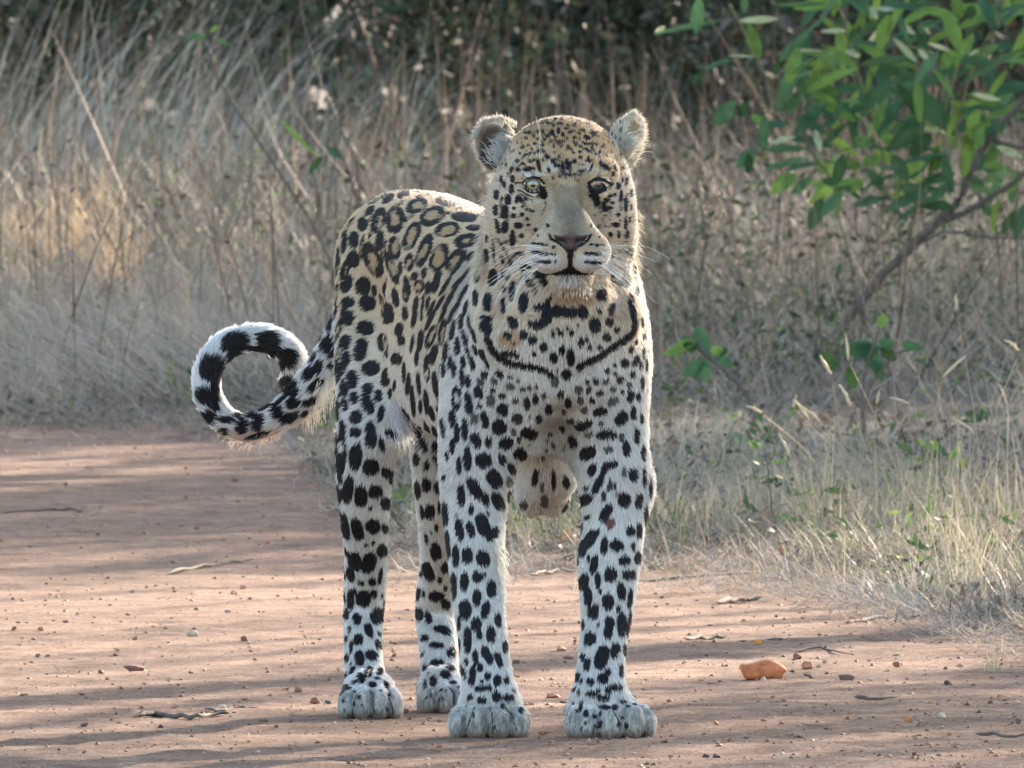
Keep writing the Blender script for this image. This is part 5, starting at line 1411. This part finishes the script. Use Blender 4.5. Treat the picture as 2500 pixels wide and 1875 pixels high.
tuft(2400, 1330, 320, .22, .14, .75, 'pale grass tuft near the right edge of the photo', PA, .0018, None, None,
     [(2380, 1080, 2325, 1042), (2490, 880, 2450, 850), (2460, 1010, 2440, 960), (2335, 780, 2333, 740)])
tuft(1900, 1310, 320, .15, .10, .6, 'low spreading grass tuft left of the seed heads', PA, .0017)
tuft(2290, 1410, 300, .15, .10, .6, 'ragged dry tuft at the front of the right verge', PA, .0017)
tuft(2450, 1470, 260, .15, .10, .6, 'sparse dry tuft spilling onto the road at the right edge', PA, .0017)
tuft(2060, 1440, 140, .08, .07, .7, 'small wispy tuft at the front edge of the verge', PA, .0014)
tuft(2420, 1640, 40, .05, .02, .5, 'tiny dry sprig growing on the road at the right', PA, .0012)
tuft(1310, 1340, 200, .12, .10, .5, 'green and straw tuft seen between the forelegs', [(.24, .26, .10), (.46, .40, .26)], .0017)
tuft(1640, 1340, 260, .13, .11, .55, 'pale low tuft just right of the outer foreleg', PA, .0017)
tuft(1010, 1330, 120, .09, .12, .7, 'thin dry wisps of grass behind the hind legs', PA, .0015)
# ================================================================== SHRUBS, STEMS, TREES
LEAVES = {}
def leaf_obj(root, p, d, L, W, col, droop=.2, name='leaf', roll=None):
    key = (round(W / L, 1), round(droop, 1), tuple(round(c, 2) for c in col))
    if key not in LEAVES:
        V, F = leaf_shape(1.0, key[0], 5, .22, droop)
        o = mesh_np(name, V, F, LEAFM, None, np.tile(np.array(col), (len(V), 1)) * (1 + .15 * rng.normal(size=(len(V), 1))), smooth=True)
        LEAVES[key] = o.data
        bpy.data.objects.remove(o)
    o = bpy.data.objects.new(name, LEAVES[key]); link(o, root)
    d = Vector(d).normalized()
    up = Vector((rng.normal(0, .5), -.5 + rng.normal(0, .5), .8)) if roll is None else Vector(roll)
    s = d.cross(up); s.normalize(); n = s.cross(d)
    M = Matrix((d, -s, n)).transposed().to_4x4()
    M.translation = Vector(p); o.matrix_basis = M @ Matrix.Scale(L, 4)
    return o
SHY = 21.0
kx = (SHY + CAM_D) / FPX
def sp(x, y, dy=0.0): return np.array(at(1600 + x / 2.458, y / 2.458, SHY + dy))
bx, by = gpx(2005, 905)
shrub = empty('leafy_shrub', (float(bx), SHY, 0.0)); SB = np.array(shrub.location)
tag(shrub, 'green broad leaved shrub with a long bare slanting branch at the right', 'shrub')
def branch(name, pts, r0, r1, root, base, mat=BARK, jit=0.0):
    P = bend(pts, 5, jit); V, F = tube(P - base, np.linspace(r0, r1, len(P)), 8)
    return mesh_np(name, V, F, mat, root, smooth=True)
def PXY(px, py, dy=0): return np.array(at(px, py, SHY + dy))
base_p = np.array((PXY(2000, 905)[0], SHY, .0))
branch('branch', [base_p, PXY(2035, 830), PXY(2130, 700), PXY(2270, 560), PXY(2335, 495), PXY(2410, 345), PXY(2490, 255), PXY(2620, 110), PXY(2760, -40)], .0135, .006, shrub, SB, jit=.003)
branch('branch', [PXY(2290, 545), PXY(2370, 510), PXY(2500, 425), PXY(2640, 350), PXY(2800, 300)], .009, .004, shrub, SB, jit=.003)
branch('branch', [PXY(2160, 660), PXY(2300, 572), PXY(2420, 580), PXY(2560, 585)], .004, .0025, shrub, SB, jit=.002)
branch('branch', [PXY(2420, 340), PXY(2470, 355), PXY(2560, 372)], .007, .004, shrub, SB)
for pts in ([(1100, 40), (1170, 250), (1220, 440), (1300, 700), (1380, 1050), (1300, 1700)], [(1840, 220), (1790, 480), (1740, 650), (1660, 1000), (1500, 1500)], [(840, 720), (960, 940), (1060, 1100), (1150, 1500)],
            [(440, 20), (500, 120), (620, 370), (700, 520), (840, 720)], [(2060, 100), (1950, 330), (1860, 560), (1780, 900), (1650, 1400)], [(1560, 350), (1560, 680), (1500, 1000), (1350, 1500)], [(2100, -60), (2040, 160)], [(540, 420), (700, 700)]):
    branch('stem', [sp(x, y, .15) for x, y in pts], .0045, .0022, shrub, SB, plain_material('green_stem', (.16, .14, .07), .7, .2, .3, 40), .002) if 'green_stem' not in bpy.data.materials else branch('stem', [sp(x, y, .15) for x, y in pts], .0045, .0022, shrub, SB, bpy.data.materials['green_stem'], .002)
LV = '''265 -10 240 200 110 a;380 130 0 185 34 a;540 -20 530 80 60 a;505 125 730 110 56 p;560 150 620 340 95 b;700 30 1010 20 45 a;930 170 745 360 78 a;860 370 720 650 105 a;600 340 440 330 24 p;450 350 300 410 40 a;300 420 210 500 48 c;740 360 720 450 60 c
480 610 350 750 120 a;560 600 500 700 80 c;660 690 640 910 95 a;580 690 640 740 60 b;600 890 490 1000 86 a;560 920 560 1040 66 c;650 900 900 880 70 a;920 950 670 1000 60 a;880 600 760 660 100 c;900 500 840 610 60 c;1090 440 880 500 60 b;1100 560 920 520 80 b;1060 620 900 635 40 a;920 690 960 800 60 a
960 780 990 900 44 p;1150 740 1000 870 80 a;1130 600 1060 740 50 a;1400 90 1340 290 96 b;1460 60 1220 190 50 c;1240 60 1240 170 50 b;1250 60 1280 -40 50 a;990 190 1140 180 34 p;980 90 1080 170 40 b;990 270 1130 330 50 b;1140 340 1220 430 60 b;1200 170 1160 250 50 c;1550 350 1230 370 60 a
1400 520 1190 670 105 a;1560 440 1400 500 60 a;1480 440 1340 400 80 c;1560 680 1470 510 80 c;1390 590 1310 760 88 b;1480 750 1340 750 50 b;1600 740 1400 900 125 a;1740 770 1600 560 140 a;1700 310 1560 490 86 a;1800 300 1720 400 100 b;1830 310 1740 70 115 b;1840 110 1790 -20 84 b;1900 30 1890 110 76 c
2100 -10 1870 200 50 a;2212 290 1830 480 48 a;2210 40 1980 75 40 a;1560 180 1640 300 60 c;1430 230 1570 370 46 p;1455 140 1560 200 56 p;1620 60 1500 40 44 a;1870 240 1800 390 56 b;1640 960 1500 1070 86 a;1650 800 1540 930 125 c;1420 930 1510 1080 105 a;1280 880 1200 820 80 b;1240 980 1350 950 80 b
1130 920 1080 1110 96 a;940 1060 820 1160 66 a;1000 1080 1170 1120 76 a;1000 1190 930 1370 120 a;1110 1150 1000 1290 90 a;1240 1090 1180 1150 60 b;1800 1040 1590 1100 76 a;1760 1100 1640 1210 80 a;2100 650 1900 640 48 a;1950 660 1870 770 76 b;2080 740 1960 810 66 a;2200 1060 2080 1160 80 b;2050 880 2200 940 56 p
2050 1310 1960 1240 60 a;2160 1270 2080 1400 80 a;1900 560 2060 600 36 p;1500 20 1720 10 40 a;1580 300 1640 360 46 p;1640 260 1760 300 40 p;1700 450 1760 500 34 p;1290 40 1330 110 40 p;1310 50 1450 60 36 p;1330 180 1260 310 40 p;2040 560 2212 530 44 a;1940 300 1880 330 30 p;1960 560 2010 640 50 b;2000 970 2060 900 60 b
1140 300 1230 340 50 p;820 300 1090 320 36 p;1160 880 1400 880 30 a;690 860 830 820 36 p;60 160 0 190 30 p;1680 130 1560 160 50 a;1300 420 1260 560 60 b;1230 540 1160 640 70 b;1320 520 1090 520 50 a'''
CODE = {'a': [(.055, .125, .060), (.075, .150, .075), (.060, .115, .050)], 'b': [(.15, .25, .06), (.11, .19, .05)], 'c': [(.04, .085, .03), (.05, .10, .035)], 'p': [(.42, .44, .30), (.36, .40, .24)]}
for row in LV.replace('\n', ';').split(';'):
    f = row.split(); x0, y0, x1, y1, w = map(float, f[:5]); dy = rng.uniform(-.25, .25)
    p0, p1 = sp(x0, y0, dy), sp(x1, y1, dy + rng.uniform(-.03, .03)); L = np.linalg.norm(p1 - p0) * 1.04
    cl = CODE[f[5]][rng.integers(len(CODE[f[5]]))]
    leaf_obj(shrub, p0 - SB, p1 - p0, L, w / 2.458 * kx * .88, cl, .1, roll=(rng.normal(0, .25), -1, rng.normal(.3, .35)))
for q in range(285):
    x0, y0 = rng.uniform(760, 2500), rng.uniform(-120, 1250) ** 1.0
    if x0 < 1000 and (y0 < 300 or y0 > 1050): continue
    dy = rng.uniform(-.1, .9); a = rng.uniform(0, 6.28)
    p0 = sp(x0, y0, dy); cl = CODE['abab'[rng.integers(4)]][0]
    leaf_obj(shrub, p0 - SB, (math.cos(a), rng.normal(0, .6), math.sin(a) * .8), rng.uniform(.08, .135), rng.uniform(.022, .04), cl, .2)

def sprout(px, py, Y, items, label, stems):
    x = at(px, py, Y)[0]; root = empty('leafy_sprout', (x, Y, 0)); b = np.array(root.location); tag(root, label, 'sprout')
    for st, r in stems:
        branch('stem', [np.array(at(a, c, Y)) for a, c in st], r, r * .6, root, b, BARK, .001)
    k = (Y + CAM_D) / FPX
    for x0, y0, x1, y1, w, c in items:
        p0, p1 = np.array(at(x0, y0, Y)), np.array(at(x1, y1, Y + rng.uniform(-.03, .03)))
        leaf_obj(root, p0 - b, p1 - p0, np.linalg.norm(p1 - p0), w * k, CODE[c][0], .1, roll=(rng.normal(0, .3), -1, .4))
sprout(1835, 1090, 14, [(1725, 870, 1700, 795, 40, 'a'), (1700, 830, 1630, 860, 30, 'b'), (1740, 880, 1790, 890, 36, 'a'), (1725, 880, 1720, 930, 34, 'a'), (1720, 885, 1665, 915, 36, 'a'), (1735, 860, 1765, 850, 24, 'b'), (1700, 855, 1670, 840, 26, 'c'), (1690, 830, 1660, 830, 24, 'a'), (1680, 850, 1620, 862, 22, 'b'), (1760, 870, 1770, 845, 24, 'c')],
       'small green sprout with oval leaves just right of the leopard', [([(1840, 1096), (1830, 980), (1770, 905), (1720, 860), (1690, 825)], .006)])
sprout(2110, 1085, 14.5, [(2060, 860, 2150, 845, 50, 'a'), (2110, 870, 2160, 900, 40, 'a'), (2130, 880, 2160, 930, 30, 'a'), (2150, 800, 2160, 765, 30, 'b'), (2180, 850, 2150, 830, 30, 'a'), (2200, 840, 2250, 850, 26, 'a'), (2070, 900, 2090, 950, 34, 'c'), (2150, 850, 2190, 880, 30, 'c'), (2010, 860, 2040, 905, 30, 'c'), (2090, 840, 2140, 880, 40, 'a')],
       'low cluster of dark green leaves at the foot of the slanting branch', [([(2110, 1086), (2105, 980), (2120, 880), (2150, 800)], .004), ([(2110, 1086), (2120, 960), (2180, 870), (2240, 850)], .003)])
sprout(850, 700, 22, [(505, 88, 452, 92, 16, 'a'), (528, 95, 560, 110, 12, 'a'), (515, 80, 530, 60, 12, 'b')],
       'tall thin brown stem leaning left behind the back, bluish leaf at its tip', [([(850, 860), (800, 625), (700, 450), (600, 300), (550, 225), (512, 140), (518, 85)], .0036)])
sprout(900, 700, 24, [(790, 380, 750, 425, 18, 'c'), (830, 385, 800, 358, 16, 'a'), (770, 378, 680, 290, 10, 'b')],
       'thin stem with a drooping leaf and a yellow blade above the back', [([(930, 860), (885, 560), (850, 420), (815, 350)], .0045), ([(885, 560), (868, 400), (830, 300), (825, 150)], .0030)])
sprout(2330, 1230, 8, [(2300 + 40 * math.cos(i * 1.7), 1130 + 34 * math.sin(i * 2.3), 2300 + 60 * math.cos(i * 1.7), 1120 + 52 * math.sin(i * 2.3), 12, 'b') for i in range(26)],
       'little bright green weed among the dry grass at the right', [([(2320, 1290), (2300, 1180), (2290, 1090)], .002), ([(2320, 1290), (2340, 1180), (2350, 1120)], .002)])
sprout(1860, 1250, 7.5, [(1872 + 26 * math.cos(i * 1.9), 1130 + 40 * math.sin(i * 2.1), 1872 + 44 * math.cos(i * 1.9), 1122 + 52 * math.sin(i * 2.1), 11, 'b') for i in range(14)],
       'thin green weed left of the seed heads on the verge', [([(1890, 1290), (1880, 1200), (1866, 1090)], .0018)])

# dark bushes closing off the bank
DG = np.array([(.065, .085, .050), (.095, .105, .065), (.13, .11, .085), (.05, .068, .042)])
def bush(x, y, h, r, n, label, name='bush', size=.06, flat=1.0, trunk=None, m=16):
    root = empty(name, (x, y, 0)); tag(root, label, 'bush' if name == 'bush' else 'tree')
    cc = rng.normal(0, 1, (m, 3)); cc /= np.linalg.norm(cc, axis=1)[:, None]; cc *= rng.uniform(.15, .85, (m, 1))
    cen = np.array((0, 0, h * .5 if trunk is None else trunk + (h - trunk) * .5)); ax = np.array((r, r, (h * .5 if trunk is None else (h - trunk) * .5)))
    k = rng.integers(0, m, n); P = cen + (cc[k] + rng.normal(0, .20, (n, 3))) * ax
    P = P[P[:, 2] > .03]
    V, F, C = leaf_cloud(P, size, DG[rng.integers(0, 4, len(P))] * rng.uniform(.6, 1.5, (len(P), 1)), 0, .5)
    mesh_np('crown' if trunk is not None else 'foliage', V, F, HEDGE, root, C)
    tr = .05 * h / 3 + .012
    if trunk is None:
        for q in range(7):
            a = rng.uniform(0, 6.28); e = np.array((math.cos(a) * r * .7, math.sin(a) * r * .7, h * rng.uniform(.6, .95)))
            V, F = tube(bend([(0, 0, 0), e * .5 + (0, 0, .1), e], 4, .02), np.linspace(.016, .005, 9), 5); mesh_np('stem', V, F, BARK, root, smooth=True)
    else:
        top = np.array((rng.normal(0, .2), rng.normal(0, .2), h * .8))
        V, F = tube(bend([(0, 0, -.05), top * .4 + rng.normal(0, .06, 3) * (1, 1, 0), top], 5, .015), np.linspace(tr, tr * .35, 11), 8)
        mesh_np('trunk', V, F, BARK, root, smooth=True)
        for q in range(8):
            s = top * rng.uniform(.35, .9); a = rng.uniform(0, 6.28); e = s + np.array((math.cos(a) * r * .8, math.sin(a) * r * .8, (h - s[2]) * rng.uniform(.3, .8)))
            V, F = tube(bend([s, (s + e) / 2 + (0, 0, .12), e], 4, .02), np.linspace(tr * .4, tr * .12, 9), 5); mesh_np('limb', V, F, BARK, root, smooth=True)
    return root
words = ['at the far left', 'behind the arching grass left', 'above the tail', 'above the rump', 'behind the left ear', 'behind the head', 'behind the right ear', 'behind the shrub', 'at the far right', 'beyond the right edge', 'beyond the left edge']
for i, w in enumerate(words):
    x = [-2.1, -1.5, -.9, -.3, .25, .8, 1.3, 1.8, 2.4, 3.4, -3.2][i]
    bush(x, 44 + rng.uniform(-2, 4), rng.uniform(1.3, 1.9), rng.uniform(.5, .75), 2600, 'dark shaded bush closing the view ' + w)
for i in range(9):
    bush(-4.4 + i * 1.15 + rng.uniform(-.2, .2), 53 + rng.uniform(-2, 3), rng.uniform(2.2, 2.9), 1.0, 2200, 'tall dense bush in the second row, number %s from the left' % ('one', 'two', 'three', 'four', 'five', 'six', 'seven', 'eight', 'nine')[i], 'bush', .14)
# trees standing right of and behind the view: their trunks and crowns throw the bands of shade over the road
S = np.array((math.sin(SUN_AZ), math.cos(SUN_AZ)))
def shade_tree(X0, Y0, t, h, r, n, trunk, label, size=.09, m=16):
    """a tree whose shade falls across ground point X0, Y0, t metres towards the sun from it"""
    return bush(X0 + S[0] * t, Y0 + S[1] * t, h, r, n, label, 'tree', size, trunk=trunk, m=m)
# trees added round the road: crowns above the top of the view close off the low bright sky
SKY_TREES = [(-5.5, 15, 8.5, 3.4, 2.2, 'at the left behind the tail'), (-9.5, 24, 9, 3.6, 2.2, 'far left behind the grass bank'), (-3.9, 28, 9.5, 3.6, 2.6, 'left, deep in the grass bank'),
        (4.4, 31, 9.5, 3.6, 2.8, 'right, deep in the grass bank'), (10, 38, 10, 4, 2.4, 'far right beyond the bank'), (-9, 6, 7.5, 3.0, 1.8, 'left beside the road'),
        (5.2, 12.5, 10, 3.2, 5.0, 'right of the shrub, tall with a bare trunk'), (-2.8, 11, 10, 3.2, 4.6, 'left of the road edge, tall with a bare trunk'), (12.5, 9, 9, 3.4, 2.0, 'well right of the leopard'),
        (15, 19, 10, 4, 2.0, 'far right of the shrub'), (8.5, .5, 7, 2.6, 1.8, 'right beside the road'), (1.2, 47, 10, 4.2, 3.2, 'straight behind the dark bushes'), (-7, 42, 10, 4, 2.4, 'left behind the dark bushes'),
        (-3.3, .8, 10, 3.6, 5.6, 'left of the leopard, spreading high over the road'), (3.7, 4.6, 10.5, 3.6, 6.0, 'right of the leopard, spreading high over the road'),
        (-6, 62, 10, 4.5, .6, 'far behind at the left'), (0, 64, 10, 4.5, .6, 'far behind in the middle'), (6.5, 61, 10, 4.5, .6, 'far behind at the right'), (13, 56, 10, 4.5, .6, 'far behind, beyond the right edge')]
for x, y, h, r, tr, w in SKY_TREES:
    bush(x, y, h, r, 3600, 'tree added to block sky light, standing ' + w, 'tree', .24, trunk=tr)
for Y0, r, h, tr, n, w in ((10.4, 2.2, 5.6, .9, 6000, 'shading the far road'), (16.8, 1.5, 6.0, .8, 2600, 'shading the edge of the grass'), (25.2, 1.6, 6.4, .8, 3000, 'shading the middle of the bank'),
                     (38.2, 2.0, 6.6, .6, 5500, 'shading the far bank'), (47.6, 2.8, 7, .4, 9500, 'shading the dark bushes'), (57, 3.6, 8, .4, 9500, 'shading the second row of bushes')):
    shade_tree(0, Y0, 12, h, r, n, tr, 'leafy tree right of the view ' + w, .2, 44)
shade_tree(0, -.6, 13, 4.5, 1.3, 1500, 2.3, 'slim tree right of the view with a thin flat crown', .13, 30)
STEMS = [(.15, 15, .05), (.9, 12, .035), (1.45, 14, .03), (-.5, 14, .03), (-1.2, 11, .04), (-1.9, 14, .04), (2.35, 13, .030), (2.85, 15, .018), (3.2, 12, .040), (3.75, 14, .020), (4.3, 11, .045), (5.0, 15, .022), (5.8, 13, .05), (6.6, 14, .03),
         (1.7, 12, .040), (1.2, 14, .05), (.6, 11, .03), (-.2, 13, .05), (-.9, 15, .04), (-1.6, 12, .03)]
STEMS += [(rng.uniform(-2.2, 7.0), rng.uniform(6.5, 9.5), rng.uniform(.008, .018)) for q in range(16)]
for i, (Y0, t, r) in enumerate(STEMS):
    x, y = S[0] * t, Y0 + S[1] * t
    root = empty('sapling', (x, y, 0)); tag(root, 'thin bare sapling standing right of the view', 'tree', 'bare saplings right of the view')
    H = rng.uniform(3.5, 5.5); top = np.array((rng.normal(0, .25), rng.normal(0, .25), H))
    V, F = tube(bend([(0, 0, -.05), top * .5 + rng.normal(0, .08, 3) * (1, 1, 0), top], 5, .01), np.linspace(r, r * .4, 11), 7)
    mesh_np('trunk', V, F, BARK, root, smooth=True)
    for q in range(5):
        s = top * rng.uniform(.3, .9); a = rng.uniform(0, 6.28); e = s + np.array((math.cos(a) * .5, math.sin(a) * .5, rng.uniform(.4, .9)))
        V, F = tube(bend([s, (s + e) / 2 + (0, 0, .05), e], 4, .01), np.linspace(r * .35, .004, 9), 5); mesh_np('limb', V, F, BARK, root, smooth=True)

# far thicket that closes the view to the open ground beyond
n = 11000; P = np.stack([rng.uniform(-10, 10, n), rng.uniform(60, 66, n), 2.4 * rng.random(n) ** 1.1], axis=1)
V, F, C = leaf_cloud(P, .24, DG[rng.integers(0, 4, n)] * rng.uniform(1.2, 3.0, (n, 1)), 0, .5)
tag(mesh_np('far_thicket', V, F, HEDGE, None, C), 'dark far thicket closing the view behind the bushes', 'thicket', kind='stuff')
